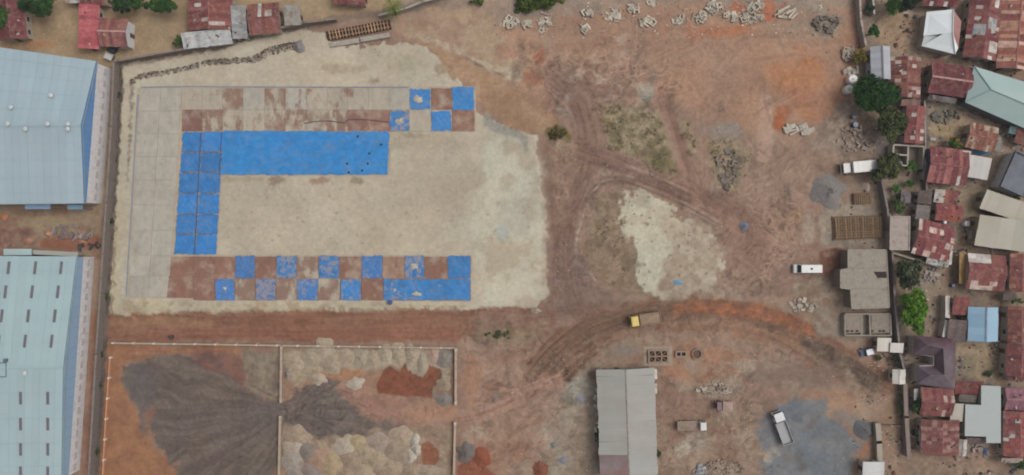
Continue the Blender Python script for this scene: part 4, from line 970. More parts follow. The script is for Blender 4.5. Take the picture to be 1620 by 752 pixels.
# ------------------------------------------------------------------ special roofs
def hip_slopes(root, roof, slopes, off, col, seams=0, seam_c=None):
    L = lambda v: tuple(Vector(v) - off)
    for k, s in enumerate(slopes):
        pts = [P(*q) for q in s]
        n_ = (pts[1] - pts[0]).cross(pts[2] - pts[0])
        if n_.z < 0: pts.reverse()
        v = random.uniform(.95, 1.05)
        m = MB(); m.quad(*[L(p) for p in pts]); m.quad(*[L(p - Vector((0, 0, .12))) for p in reversed(pts)])
        o = m.build('roof_slope', M['panel'] if seams == 0 else M['panel'], roof, rgba(tuple(q * v for q in col)))
        # raised seams from eave to ridge
        if seams:
            a, b = max(((pts[i], pts[(i + 1) % len(pts)]) for i in range(len(pts))), key=lambda e: (e[0] - e[1]).length if abs(e[0].z - e[1].z) < .05 else 0)
def roof_house(label, outline, eave, slopes, col, wall_c, name='house', cat='house', ridges=(), ridge_c=(120, 100, 110), wins=()):
    cx = sum(p[0] for p in outline) / len(outline); cy = sum(p[1] for p in outline) / len(outline)
    c = P(cx, cy, eave); r = empty(name, (c.x, c.y, 0), 0, label, cat); off = Vector((c.x, c.y, 0))
    pts = []
    for q in outline:
        p = P(q[0], q[1], eave) - off; d = Vector((p.x, p.y, 0)); l = d.length
        p = p - d * (min(.45, l * .2) / l) if l else p; pts.append((p.x, p.y))
    MB().prism(pts, -.4, eave - .05).build('wall', M['plaster'], r, rgba(wall_c))
    fp = [(P(q[0], q[1], eave) - off) for q in outline]
    roof = MB().prism([(p.x, p.y) for p in fp], eave - .14, eave - .02).build('roof', M['panel'], r, rgba(tuple(v * .8 for v in col)))
    hip_slopes(r, roof, slopes, off, col)
    for a, b in ridges:
        p, q = P(*a) - off, P(*b) - off
        up = Vector((0, 0, .08))
        MB().tube([tuple(p + up), tuple(q + up)], [.13, .13], 6).build('ridge_cap', M['panel'], roof, rgba(ridge_c))
    for (px, py, z, wm, hm, ax) in wins:
        p = P(px, py, z) - off
        m = MB().box((0, 0, 0), (.14, wm, hm)).box((0, 0, 0), (.2, wm - .2, hm - .2), mi=1)
        o = m.build('window', [M['plaster'], M['glass']], r, rgba((190, 186, 180))); o.location = p; o.rotation_euler = (0, 0, 0 if ax == 'x' else math.pi / 2)
    return r
e, t = 3.4, 5.0
# white roofed house: west slopes with a valley, steep east slopes
roof_house('white roofed house with a cross gable and a part red east slope', [(1466, 19), (1508, 15), (1521, 34), (1516, 76), (1511, 86), (1458, 73), (1462, 58)], 3.4,
    [[(1466, 19, e), (1508, 15, e + .6), (1507, 52, t), (1461, 57, e)], [(1458, 73, e), (1493, 53, e + 1.1), (1507, 52, t), (1511, 86, e)], [(1507, 52, t), (1508, 15, e + .6), (1521, 34, e), (1516, 76, e)], [(1507, 52, t), (1516, 76, e), (1511, 86, e)]],
    (214, 219, 221), (170, 160, 150), ridges=[((1508, 15, e + .6), (1507, 52, t)), ((1507, 52, t), (1511, 86, e))], ridge_c=(206, 206, 206), wins=[(1463, 30, 1.6, 1.2, 1.1, 'x'), (1461, 47, 1.6, 1.2, 1.1, 'x')])
rw = [o for o in bpy.data.objects if o.name.startswith('roof_slope')][2]; rw.color = rgba((156, 104, 96))
# mint hip roof
e, t = 3.8, 5.4
roof_house('large mint green hip roof at the upper right edge', [(1541, 105), (1680, 148), (1668, 224), (1527, 162)], 3.8,
    [[(1541, 105, e), (1680, 148, e), (1648, 176, t), (1568, 142, t)], [(1527, 162, e), (1541, 105, e), (1568, 142, t)], [(1668, 224, e), (1527, 162, e), (1568, 142, t), (1648, 176, t)], [(1680, 148, e), (1668, 224, e), (1648, 176, t)]],
    (152, 174, 170), (96, 96, 98), ridges=[((1541, 105, e), (1568, 142, t)), ((1527, 162, e), (1568, 142, t)), ((1568, 142, t), (1648, 176, t))], ridge_c=(140, 164, 162))
# dark purple U plan
e, t = 3.6, 5.6
roof_house('dark purple house with two hipped wings facing the lane', [(1446, 531), (1512, 537), (1511, 616), (1452, 608), (1452, 580), (1478, 579), (1478, 563), (1446, 560)], 3.6,
    [[(1446, 531, e), (1512, 537, e), (1492, 551, t), (1466, 546, t)], [(1446, 531, e), (1466, 546, t), (1446, 561, e)], [(1446, 561, e), (1466, 546, t), (1492, 551, t), (1478, 564, e)], [(1512, 537, e), (1511, 616, e), (1494, 594, t), (1492, 551, t)],
     [(1478, 564, e), (1492, 551, t), (1494, 594, t), (1478, 580, e)], [(1452, 580, e), (1478, 580, e), (1494, 594, t), (1470, 594, t)], [(1452, 580, e), (1470, 594, t), (1452, 608, e)], [(1452, 608, e), (1470, 594, t), (1494, 594, t), (1511, 616, e)]],
    (84, 58, 66), (176, 168, 160), ridges=[((1466, 546, t), (1492, 551, t)), ((1492, 551, t), (1494, 594, t)), ((1470, 594, t), (1494, 594, t))], ridge_c=(74, 52, 60),
    wins=[(1443, 536, 1.7, 1.3, 1.2, 'x'), (1443, 547, 1.7, 1.3, 1.2, 'x'), (1449, 590, 1.7, 1.3, 1.2, 'x'), (1449, 602, 1.7, 1.3, 1.2, 'x')])
# slate house with white parapet
plain_roof('house', 'dark slate roofed house with a white parapet at the right edge', 'house', 1613, 276, 44, 62, 24, 4.0, (68, 72, 88), 0.5, (190, 188, 186), 'panel')
# L shaped pale roof
def poly_roof(name, label, cat, pts, z, col, wall_c, parapet=.0, holes=(), mat='concrete'):
    cx = sum(p[0] for p in pts) / len(pts); cy = sum(p[1] for p in pts) / len(pts)
    c = P(cx, cy, z); r = empty(name, (c.x, c.y, 0), 0, label, cat); off = Vector((c.x, c.y, 0))
    q = [(P(*p, z) - off) for p in pts]
    MB().prism([(v.x * .97, v.y * .97) for v in q], -.4, z - .1).build('wall', M['plaster'], r, rgba(wall_c))
    MB().prism([(v.x, v.y) for v in q], z - .1, z + .1).build('roof', M[mat], r, rgba(col))
    if parapet:
        for i in range(len(q)):
            a, b = q[i], q[(i + 1) % len(q)]; d = b - a
            o = MB().box((0, 0, 0), (d.length - .22, .18, parapet)).build('parapet', M[mat], r, rgba(tuple(v * 1.05 for v in col)))
            o.location = ((a.x + b.x) / 2 * .995, (a.y + b.y) / 2 * .995, z + .1 + parapet / 2); o.rotation_euler = (0, 0, math.atan2(d.y, d.x))
    return r, off
poly_roof('house', 'pale grey L shaped roof below the bare yard', 'house', [(1552, 610), (1583, 611), (1583, 701), (1560, 701), (1560, 691), (1526, 690), (1527, 640), (1552, 641)], 3.6, (160, 166, 164), (150, 146, 140), 0, mat='panel')
gb_, off = poly_roof('concrete_building', 'unfinished building with flat grey concrete roof on the eastern edge', 'building', [(1341, 395), (1402, 395), (1407, 487), (1347, 489), (1345, 458), (1329, 456), (1329, 427), (1341, 425)], 4.0, (150, 142, 130), (120, 110, 100), .12)
o = MB().prism([tuple((P(*p, 4.1) - off).xy) for p in ((1382, 430), (1402, 430), (1403, 440), (1388, 440))], 4.104, 4.13).build('stair_opening', M['dark'], gb_, rgba((62, 54, 54)))
for k, (x0, y0, x1, y1) in enumerate(((1341, 425, 1402, 424), (1345, 458, 1404, 457))):
    a, b = P(x0, y0, 4.12) - off, P(x1, y1, 4.12) - off
    MB().tube([tuple(a), tuple(b)], [.05, .05], 4).build('slab_joint', M['concrete'], gb_, rgba((126, 120, 112)))
# small dark room openings on the west face of that building
for py in (408, 446, 472):
    p = P(1346 if py != 446 else 1331, py, 1.3) - off
    MB().box(tuple(p), (.5, 2.2, 2.4)).build('door_opening', M['dark'], gb_, rgba((58, 46, 46)))
# pale concrete yard roof, west of the patched house
plain_roof('flat_roof_room', 'pale flat concrete roof left of the white patched house', 'room', 1423, 369, 32, 54, 1, 2.9, (164, 152, 144), 0.15, (150, 140, 132))
plain_roof('awning', 'long ochre awning left of the two row house', 'awning', 1523, 424, 11, 50, 1, 2.4, (150, 116, 58), 0, mat='sheet', posts=True, thick=.06)
plain_roof('awning', 'grey cloth awning right of the rust and cream shack', 'awning', 1577, 228, 14, 24, 6, 2.3, (112, 116, 108), 0, mat='sheet', posts=True, thick=.05)
# ------------------------------------------------------------------ unfinished structures
def walls_plan(name, label, cat, segs, z, th, col, floor=None, floor_c=None, group=None):
    xs = [s[0] for s in segs] + [s[2] for s in segs]; ys = [s[1] for s in segs] + [s[3] for s in segs]
    c = P(sum(xs) / len(xs), sum(ys) / len(ys), z); r = empty(name, (c.x, c.y, 0), 0, label, cat, group)
    if floor:
        MB().prism([((P(*p, .2) - c).x, (P(*p, .2) - c).y) for p in floor], -.3, .2).build('floor_slab', M['concrete'], r, rgba(floor_c))
    for k, s in enumerate(segs):
        a, b = P(s[0], s[1], z), P(s[2], s[3], z); d = b - a
        o = MB().box((0, 0, z / 2 - .2), (d.length - th * .5, th, z + .4 + .004 * k)).build('wall', M['concrete'], r, rgba(col))
        o.location = ((a.x + b.x) / 2 - c.x, (a.y + b.y) / 2 - c.y, 0); o.rotation_euler = (0, 0, math.atan2(d.y, d.x))
    return r, c
walls_plan('roofless_house', 'roofless house plan with pale block walls below the olive tree', 'building', [(1414, 229, 1462, 232), (1462, 232, 1460, 268), (1414, 229, 1412, 262), (1437, 231, 1436, 262), (1414, 244, 1436, 246), (1412, 262, 1436, 262)], 2.4, .35, (170, 162, 150), [(1413, 229), (1462, 232), (1460, 268), (1412, 264)], (120, 110, 100))
r_, c_ = walls_plan('roofless_building', 'half built concrete block with open side rooms below the flat roofed building', 'building', [(1337, 497, 1409, 497), (1337, 531, 1409, 531), (1337, 497, 1337, 531), (1409, 497, 1410, 532), (1363, 497, 1363, 531), (1376, 497, 1377, 531)], 1.5, .35, (150, 141, 129), [(1336, 496), (1410, 496), (1410, 532), (1336, 532)], (144, 136, 124))
for x0, x1, cc in ((1338, 1362, (144, 132, 120)), (1378, 1408, (142, 132, 122))):
    pp = [P(*p, 1.4) - c_ for p in ((x0 + .5, 498), (x1 - .5, 498), (x1 - .5, 527), (x0 + .5, 527))]
    MB().prism([(v.x, v.y) for v in pp], 1.2, 1.42).build('roof_slab', M['concrete'], r_, rgba(cc))
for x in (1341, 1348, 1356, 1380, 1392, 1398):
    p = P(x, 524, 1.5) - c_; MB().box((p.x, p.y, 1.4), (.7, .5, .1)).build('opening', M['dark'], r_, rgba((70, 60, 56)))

def timber_grid(label, quad, nx, ny, name='formwork_deck', cat='formwork', bed=(126, 112, 98), wood=(156, 122, 90), z=.9, rim=True, pad=2.0):
    """timber battens laid across bearers over a cast bed; quad corners NW NE SE SW"""
    q = [P(*p, z) for p in quad]; c = sum(q, Vector()) / 4; c.z = 0
    r = empty(name, c, 0, label, cat)
    L = lambda v: Vector(v) - c
    def at(u, v): return q[0].lerp(q[1], u).lerp(q[3].lerp(q[2], u), v)
    cx, cy = sum(p[0] for p in quad) / 4, sum(p[1] for p in quad) / 4
    o = [(cx + (p[0] - cx) * (1 + pad / 20), cy + (p[1] - cy) * (1 + pad / 14)) for p in quad]
    MB().prism([tuple(L(P(*p, .3)).xy) for p in o], -.3, .32).build('cast_bed', M['concrete'], r, rgba(bed))
    for i in range(nx):
        a, b = L(at((i + .5) / nx, 0)), L(at((i + .5) / nx, 1)); d = b - a
        m = MB().box((0, 0, 0), (d.length, .24, .16)); ob = m.build('batten', M['wood'], r, rgba(shade(wood, .82, 1.12)))
        ob.location = ((a.x + b.x) / 2, (a.y + b.y) / 2, z + .08 + random.uniform(-.02, .02)); ob.rotation_euler = (0, 0, math.atan2(d.y, d.x) + random.uniform(-.03, .03))
    for j in range(ny):
        a, b = L(at(0, (j + .5) / ny)), L(at(1, (j + .5) / ny)); d = b - a
        m = MB().box((0, 0, 0), (d.length, .2, .18)); ob = m.build('bearer', M['wood'], r, rgba(shade(wood, .85, 1.15)))
        ob.location = ((a.x + b.x) / 2, (a.y + b.y) / 2, z - .11 + random.uniform(-.02, .02)); ob.rotation_euler = (0, 0, math.atan2(d.y, d.x) + random.uniform(-.012, .012))
    for u in (0.03, .97):
        for v in (.06, .94):
            p = L(at(u, v)); MB().box((p.x, p.y, z / 2 - .1), (.16, .16, z - .1)).build('prop', M['wood'], r, rgba(wood))
    return r, L, at
timber_grid('large timber formwork deck on the eastern edge above the flat roofed building', [(1320, 345), (1394, 343), (1395, 375), (1322, 378)], 19, 8, wood=(142, 118, 95), bed=(118, 98, 80))
timber_grid('small timber formwork square below the white box truck', [(1350, 307), (1377, 306), (1378, 321), (1351, 323)], 8, 5, wood=(142, 118, 95), bed=(118, 98, 80))
tg, L, at = timber_grid('long timber shuttered trench beside the northern wall', [(518, 50), (614, 32), (617, 46), (521, 64)], 19, 2, name='shuttered_trench', cat='trench', wood=(170, 138, 110), bed=(76, 60, 52), pad=1.0)
for k in range(2):
    a, b = P(522 + k * 48, 71 - k * 8, .9), P(568 + k * 48, 64 - k * 9, .9); d = b - a
    o = MB().box((0, 0, .35), (d.length, 1.1, 1.1)).build('concrete_beam', M['concrete'], tg, rgba((164, 156, 144))); o.location = L((a + b) / 2); o.location.z = 0; o.rotation_euler = (0, 0, math.atan2(d.y, d.x))
# cast pits by the long shed
def pit(label, x0, y0, x1, y1, nx, ny, name='cast_pit'):
    a, b = P(x0, y1), P(x1, y0); c = (a + b) / 2
    r = empty(name, (c.x, c.y, 0), math.radians(1), label, 'pit')
    W, H = b.x - a.x, b.y - a.y
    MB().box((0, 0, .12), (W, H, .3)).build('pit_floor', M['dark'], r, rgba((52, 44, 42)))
    for i in range(nx + 1):
        MB().box((-W / 2 + W * i / nx, 0, .30), (.38 if i in (0, nx) else .3, H + .3, .5)).build('pit_wall', M['concrete'], r, rgba((150, 132, 116)))
    for j in range(ny + 1):
        MB().box((0, -H / 2 + H * j / ny, .305), (W + .3, .38 if j in (0, ny) else .3, .5)).build('pit_wall', M['concrete'], r, rgba((148, 130, 114)))
    return r, W, H
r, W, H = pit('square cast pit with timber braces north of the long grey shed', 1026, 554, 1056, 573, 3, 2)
for i in range(3):
    for s in (-1, 1):
        o = MB().box((0, 0, .5), (2.2, .16, .16)).build('brace', M['wood'], r, rgba((140, 108, 84))); o.location = (-W / 3 + i * W / 3, s * H / 4, 0); o.rotation_euler = (0, 0, s * .7)
MB().box((0, 0, .02), (W + 2.2, H + 1.8, .1)).build('apron', M['concrete'], r, rgba((158, 142, 126)))
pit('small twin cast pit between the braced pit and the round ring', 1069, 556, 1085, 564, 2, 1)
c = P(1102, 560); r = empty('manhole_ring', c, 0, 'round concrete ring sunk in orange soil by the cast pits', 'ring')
m = MB(); n = 20
for k in range(n):
    a0, a1 = 2 * math.pi * k / n, 2 * math.pi * (k + 1) / n
    for rr0, rr1, z0, z1 in ((1.0, 1.3, .5, .5), (1.3, 1.3, .5, -.2), (1.0, 1.0, 0.0, .5)):
        m.quad((rr0 * math.cos(a0), rr0 * math.sin(a0), z0), (rr1 * math.cos(a0), rr1 * math.sin(a0), z1), (rr1 * math.cos(a1), rr1 * math.sin(a1), z1), (rr0 * math.cos(a1), rr0 * math.sin(a1), z0))
m.build('ring_wall', M['concrete'], r, rgba((140, 124, 110)))
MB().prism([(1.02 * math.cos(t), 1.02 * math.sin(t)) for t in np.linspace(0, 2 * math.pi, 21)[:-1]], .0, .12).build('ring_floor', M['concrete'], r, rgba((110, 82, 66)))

# ------------------------------------------------------------------ boundary walls
def wall_run(label, pts, h, th, col, post=0.0, post_c=None, post_w=.4, name='boundary_wall', cat='wall', coping=None):
    W = [P(px, py, h) for px, py in pts]
    c = W[0].copy(); c.z = 0; r = empty(name, c, 0, label, cat)
    m = MB(); cp = MB(); carry = 0.0
    for a, b in zip(W, W[1:]):
        d = b - a; az_ = math.atan2(d.y, d.x); mid = (a + b) / 2 - c
        m.box((mid.x, mid.y, h / 2 - .2), (d.length + th * .6, th, h + .4), az_)
        cp.box((mid.x, mid.y, h + .04), (d.length + th * .6, th + .14, .08), az_)
        if post:
            s = carry
            while s < d.length:
                p = a + d * (s / d.length) - c
                o = MB().box((0, 0, h / 2 - .1), (post_w, post_w, h + .5)).build('post', M['concrete'], r, rgba(post_c or col))
                o.location = (p.x, p.y, 0); o.rotation_euler = (0, 0, az_)
                s += post
            carry = s - d.length
    m.build('wall', M['concrete'], r, rgba(col)); cp.build('coping', M['concrete'], r, rgba(coping or tuple(v * 1.08 for v in col)))
    return r
wall_run('long grey boundary wall between the warehouses and the sand platform', [(180, 98), (176, 200), (168, 320), (160, 440), (152, 560), (140, 760)], 2.6, .3, (122, 112, 106), 4.5)
wall_run('northern boundary wall below the red and grey roofs', [(186, 96), (290, 78), (400, 54), (480, 36), (530, 30)], 2.4, .3, (126, 114, 106), 4.5)
wall_run('short pale boundary wall beside the palm at the top', [(600, 24), (640, 14), (668, 3), (720, -12)], 2.0, .35, (150, 140, 130), 5)
wall_run('eastern wall beside the olive bush at the top right', [(1360, -10), (1362, 30), (1370, 72)], 2.2, .35, (158, 146, 138), 4)
wall_run('pale inner wall left of the sandy yard at the top right', [(1381, -5), (1383, 22)], 2.0, .3, (168, 160, 152), 3)
wall_run('eastern boundary wall along the formwork and the flat roofed building', [(1392, 270), (1404, 330), (1412, 400), (1416, 480), (1424, 560), (1430, 584)], 2.4, .3, (122, 114, 110), 4.5)
wall_run('grey boundary wall south of the guard cabin beside the dirt lane', [(1432, 608), (1434, 660), (1438, 722)], 2.2, .8, (124, 112, 106), 0, name='boundary_wall')
wall_run('low pale wall between gravel pad and gate lane', [(1389, 672), (1391, 700), (1392, 732)], 1.6, 1.1, (150, 140, 128), 0, name='low_wall')
wall_run('thin rail across the gate lane', [(1390, 672), (1412, 674), (1432, 674)], 1.0, .12, (104, 92, 84), 3.2, (170, 160, 150), .3, name='gate_rail', cat='gate')
wall_run('narrow concrete lane wall beside the red striped roof', [(1463, 160), (1464, 228), (1466, 300)], 1.2, .25, (140, 132, 124), 0, name='garden_wall')
wall_run('garden wall below the white patched house', [(1412, 400), (1452, 412), (1490, 424)], 1.5, .3, (148, 140, 130), 0, name='garden_wall')
wall_run('white wall strip beside the small red hut and grey shack', [(1499, 470), (1499, 505), (1494, 532)], 2.2, .9, (190, 182, 174), 0, name='garden_wall')
wall_run('white wall on the east side of the white patched house', [(1509, 362), (1505, 395), (1503, 418)], 2.4, .5, (186, 178, 172), 0, name='garden_wall')
# low yard walls with square posts
YW = (158, 142, 126)
wall_run('long low block wall with pale posts along the top of the spoil yard', [(178, 543), (320, 545), (445, 547), (585, 549), (722, 551)], 1.0, .25, YW, 4.85, (204, 194, 182), .42, name='yard_wall')
wall_run('low block wall with pale posts along the orange left side of the yard', [(174, 566), (170, 620), (166, 680), (162, 760)], .8, .16, (178, 132, 104), 4.85, (212, 198, 184), .42, name='yard_wall')
wall_run('upper low wall dividing the dark fan from the beige spoil heaps', [(445, 550), (444, 637)], 1.1, .4, YW, 12.5, (180, 166, 150), .5, name='yard_wall')
wall_run('lower low wall dividing the dark fan from the mixed spoil heaps', [(443, 660), (441, 760)], 1.1, .4, YW, 14, (180, 166, 150), .5, name='yard_wall')
wall_run('upper low wall on the right side of the spoil yard', [(721, 554), (721, 641)], 1.2, .4, (164, 144, 126), 12.4, (190, 178, 166), .6, name='yard_wall')
wall_run('lower low wall on the right side of the spoil yard', [(720, 670), (718, 760)], 1.2, .4, (164, 144, 126), 14, (190, 178, 166), .6, name='yard_wall')
# ------------------------------------------------------------------ slab field and tarpaulins on the platform
ZS = .35
bed = MB().prism([tuple(P(*p, ZS).xy) for p in ((217, 139), (753, 137), (753, 209), (620, 209), (616, 278), (353, 278), (343, 403), (747, 404), (747, 478), (200, 472))], .1, ZS + .02).build('concrete_apron', M['slab'], None, rgba((172, 158, 138), .1))
tag(bed, 'cast concrete apron laid in a U on the sand platform', 'apron', kind='structure')
def slab(quad, col, stain=.2, z=.12):
    g = .06
    q = [P(*p, ZS) for p in quad]; c = sum(q, Vector()) / 4
    m = MB().prism([((v.x - c.x) * (1 - .012), (v.y - c.y) * (1 - .012)) for v in q], -.02, z)
    v = random.uniform(.97, 1.03)
    o = m.build('slab', M['slab'], bed, rgba(tuple(k * v for k in col), stain)); o.location = c
    o.location.z = ZS + random.uniform(0.004, .03)
    return o
def tarp(label, quad, col, fade=0.0, nx=12, ny=12, wr=.10, group=None, name='tarpaulin'):
    q = [P(*p, ZS + .17) for p in quad]; c = sum(q, Vector()) / 4
    m = MB(); sd = random.uniform(0, 99)
    for j in range(ny + 1):
        for i in range(nx + 1):
            u, v = i / nx, j / ny
            p = q[0].lerp(q[1], u).lerp(q[3].lerp(q[2], u), v) - c
            edge = min(u, 1 - u, v, 1 - v)
            z = wr * (math.sin(u * 23 + sd) * math.cos(v * 17 + sd * 2) * .6 + random.uniform(-.5, .5)) * (1 if edge > 0 else .3)
            e = random.uniform(-.20, .16) if edge == 0 else 0
            m.v.append((p.x + e, p.y + random.uniform(-.18, .18) * (edge == 0), z))
    for j in range(ny):
        for i in range(nx):
            a = j * (nx + 1) + i
            m.f.append((a, a + nx + 1, a + nx + 2, a + 1)); m.m.append(0)
    v = random.uniform(.93, 1.05)
    o = m.build(name, M['tarp'], None, rgba(tuple(k * v for k in col), fade), smooth=True); o.location = c; o.location.z = ZS + .25; o.rotation_euler = (0, 0, random.uniform(-.012, .012))
    return tag(o, label, 'tarpaulin', group)
BLUE = (56, 124, 184); BLUE2 = (68, 118, 176); BROWN = (138, 104, 90); PALE = (170, 160, 144); CONC = (168, 162, 150)
# left column of grey panels
ys = [140, 176, 212, 248, 285, 325, 365, 404, 437, 470]
def xl(y): return 222 - (y - 140) * 19 / 330
def xr(y): return 288 - (y - 140) * 21 / 330
for a, b in zip(ys, ys[1:]):
    for k in range(2):
        f = lambda y, t: xl(y) + (xr(y) - xl(y)) * t
        slab([(f(a, k / 2), a), (f(a, k / 2 + .5), a), (f(b, k / 2 + .5), b), (f(b, k / 2), b)], CONC, random.choice((.05, .1, .2)))
# upper double row
tx = [288, 320, 352, 385, 419, 452, 485, 518, 550, 583, 616, 648, 682, 715, 751]
for i in range(14):
    x0, x1 = tx[i], tx[i + 1]
    top = {12: (BROWN, .3)}.get(i, (random.choice((CONC, PALE)), random.choice((.15, .3, .45))))
    if i in (11, 13): top = (CONC, .3)
    if i in (2, 4): top = (PALE, .75)
    slab([(x0, 140), (x1, 140), (x1, 174), (x0, 174)], *top)
    bot = {0: ((132, 100, 90), .2), 8: ((134, 102, 92), .4), 9: ((142, 110, 98), .4), 13: (BROWN, .2), 11: (PALE, .15)}.get(i, (PALE, random.choice((.45, .6, .75))))
    slab([(x0, 174), (x1, 174), (x1, 208), (x0, 208)], *bot)
ordn = ['first', 'second', 'third', 'fourth', 'fifth', 'sixth', 'seventh', 'eighth', 'ninth', 'tenth', 'eleventh', 'twelfth']
for k, (i, a, b, fd) in enumerate(((11, 141, 173, .35), (13, 138, 174, .12), (10, 176, 207, .6), (12, 176, 207, .08))):
    lab = ('square blue tarp with a pale worn patch in the upper checkered row', 'blue tarp at the upper right corner of the checkered slabs', 'torn blue tarp square beside the big blue sheet\'s right end', 'clean blue tarp square second from right in the upper rows')[k]
    tarp(lab, [(tx[i] + 1, a), (tx[i + 1] - 1, a), (tx[i + 1] - 1, b), (tx[i] + 1, b)], BLUE, fd)
# lower double row
bx = [272, 306, 340, 372, 404, 437, 470, 504, 538, 572, 606, 640, 672, 708, 745]
blue1 = {3: .3, 5: .6, 7: .55, 9: .4, 11: .65, 13: .2}
blue2 = {2: .3, 4: .75, 6: .5, 8: .5, 10: .45, 11: .4, 12: .25, 13: .15}
for i in range(14):
    x0, x1 = bx[i], bx[i + 1]
    s1 = {6: (PALE, .7), 10: ((152, 122, 104), .4)}.get(i, ((138, 104, 90), random.choice((.2, .4))))
    s2 = {3: (PALE, .75), 7: (PALE, .7), 5: (PALE, .8)}.get(i, ((138, 104, 90), random.choice((.2, .4))))
    if i == 0:
        slab([(269, 406), (306, 406), (306, 441), (267, 441)], *s1); slab([(267, 441), (306, 441), (306, 472), (264, 471)], *s2)
    else:
        slab([(x0, 406), (x1, 406), (x1, 441), (x0, 441)], *s1); slab([(x0, 441), (x1, 441), (x1, 476), (x0, 475)], *s2)
n1 = n2 = 0
for i in range(14):
    x0, x1 = bx[i] + 1, bx[i + 1] - 1
    if i in blue1:
        tarp(f'{ordn[n1]} blue tarp from the left in the upper line of the lower checkered rows', [(x0, 405), (x1, 405), (x1, 440), (x0, 440)], random.choice((BLUE, BLUE2)) if i != 13 else BLUE, blue1[i]); n1 += 1
    if i in blue2:
        tarp(f'{ordn[n2]} blue tarp from the left in the bottom line of the lower checkered rows', [(x0 - (i > 10) * 2, 442), (x1, 442), (x1, 475), (x0 - (i > 10) * 2, 475)], random.choice((BLUE, BLUE2)) if i < 10 else BLUE, blue2[i]); n2 += 1
# blue L: two columns by six rows
ly = [208, 241, 273, 306, 339, 371, 403]
def f2(y, t):
    a = 290 - (y - 208) * 14 / 195; b = 353 - (y - 208) * 11 / 195
    return a + (b - a) * t
for r_i, (a, b) in enumerate(zip(ly, ly[1:])):
    for k in range(2):
        t0, t1 = (.0, .495) if k == 0 else (.505, 1.0)
        tarp(f'blue sheet in the {("left", "right")[k]} column of the blue strip, {ordn[r_i]} row down', [(f2(a, t0), a + .8), (f2(a, t1), a + .8), (f2(b, t1), b - .6), (f2(b, t0), b - .6)], (54, 121, 183), random.choice((0, .05, .12)), group='blue sheets of the vertical strip')
    m = MB(); 
for r_i, y in enumerate(ly[1:-1]):
    pass
# the great blue sheet
tarp('great smooth blue sheet covering the upper arm of the slab field', [(353, 208), (616, 208), (613, 276), (350, 277)], (50, 128, 190), 0, 80, 20, .09)
for k, (x, y) in enumerate(((566, 216), (584, 243), (549, 259), (582, 259), (573, 270), (603, 229), (552, 273))):
    p = P(x, y, ZS + .25)
    m = MB().box((0, 0, .1), (.55, .42, .3), random.uniform(0, 3), taper=.6)
    o = m.build('weight_stone', M['concrete'], None, rgba((52, 58, 72)), bevel=.06); o.location = p; o.location.z = ZS + .28
    tag(o, 'small dark stone weighing down the right part of the great blue sheet', 'stone', 'stones on the great blue sheet')
# timber battens pinning the blue strip
k = 0
for y in ly[1:-1]:
    for t in (.12, .62):
        p = P(f2(y, t + .1), y, ZS + .3)
        o = MB().box((0, 0, 0), (random.uniform(2.4, 4.2), .10, .1)).build('batten', M['wood'], None, rgba((132, 104, 98))); o.location = p; o.location.z = ZS + .34; o.rotation_euler = (0, 0, random.uniform(-.06, .06))
        tag(o, 'thin timber batten pinning the sheets of the blue strip', 'batten', 'battens on the blue strip'); k += 1
for pts, lab in (([(318, 210), (313, 306)], 'upper thin seam pole running down the middle of the blue strip'), ([(313, 307), (308, 402)], 'lower thin seam pole running down the middle of the blue strip'), ([(351, 210), (350, 240), (347, 276)], 'seam pole between the blue strip and the great blue sheet')):
    a, b = P(*pts[0], ZS + .25), P(*pts[-1], ZS + .25); d = b - a
    o = MB().box((0, 0, 0), (d.length, .09, .12)).build('seam_pole', M['wood'], None, rgba((88, 84, 96))); o.location = (a + b) / 2; o.location.z = ZS + .36; o.rotation_euler = (0, 0, math.atan2(d.y, d.x))
    tag(o, lab, 'pole')
# blue plastic edging along the apron
for lab, pts in (('thin blue plastic edging down the left side of the grey panels', [(219, 150), (214, 230), (209, 320), (204, 400), (200, 470)]), ('thin blue grey edging along the top of the slab field', [(224, 138), (300, 137), (480, 138), (648, 138)])):
    W = [P(*p, ZS) for p in pts]; c = W[0].copy(); m = MB()
    for a, b in zip(W, W[1:]):
        d = b - a; mid = (a + b) / 2 - c; m.box((mid.x, mid.y, .12), (d.length, .17, .16), math.atan2(d.y, d.x))
    o = m.build('plastic_edging', M['tarp'], None, rgba((128, 144, 172), .45)); o.location = (c.x, c.y, ZS); tag(o, lab, 'edging')

# ------------------------------------------------------------------ heaps of soil and aggregate
def heap(label, px, py, rx, ry, h, col, rot=0, group=None, name='spoil_heap', cat='heap', seg=30, rings=9, rough=.26):
    c = P(px, py); m = MB(); sd = random.randint(0, 9999); rg = np.random.default_rng(sd)
    ph = rg.uniform(0, 6.28, 6); am = rg.uniform(.3, 1, 6)
    m.v.append((rg.uniform(-.1, .1) * rx * S, rg.uniform(-.1, .1) * ry * S, h))
    for j in range(1, rings + 1):
        t = j / rings
        for i in range(seg):
            a = 2 * math.pi * i / seg
            wob = 1 + rough * sum(am[k] * math.sin((k + 2) * a + ph[k]) for k in range(5)) / 2.2 * t
            prof = (1 - t) ** 1.0 * .55 + .45 * math.cos(t * math.pi / 2) ** 2
            z = h * prof * (1 + .10 * rg.normal()) if j < rings else -.15
            m.v.append((math.cos(a) * rx * S * t * wob, math.sin(a) * ry * S * t * wob, z))
    for i in range(seg):
        m.f.append((0, 1 + i, 1 + (i + 1) % seg)); m.m.append(0)
    for j in range(rings - 1):
        for i in range(seg):
            a, b = 1 + j * seg + i, 1 + j * seg + (i + 1) % seg
            m.f.append((a, a + seg, b + seg, b)); m.m.append(0)
    o = m.build(name, M['soil'], None, rgba(col), smooth=True); o.location = (c.x, c.y, gz(px, py) - .02); o.rotation_euler = (0, 0, math.radians(-rot))
    return tag(o, label, cat, group)
BE = (165, 150, 130)
G1 = 'beige spoil heaps along the top of the yard'
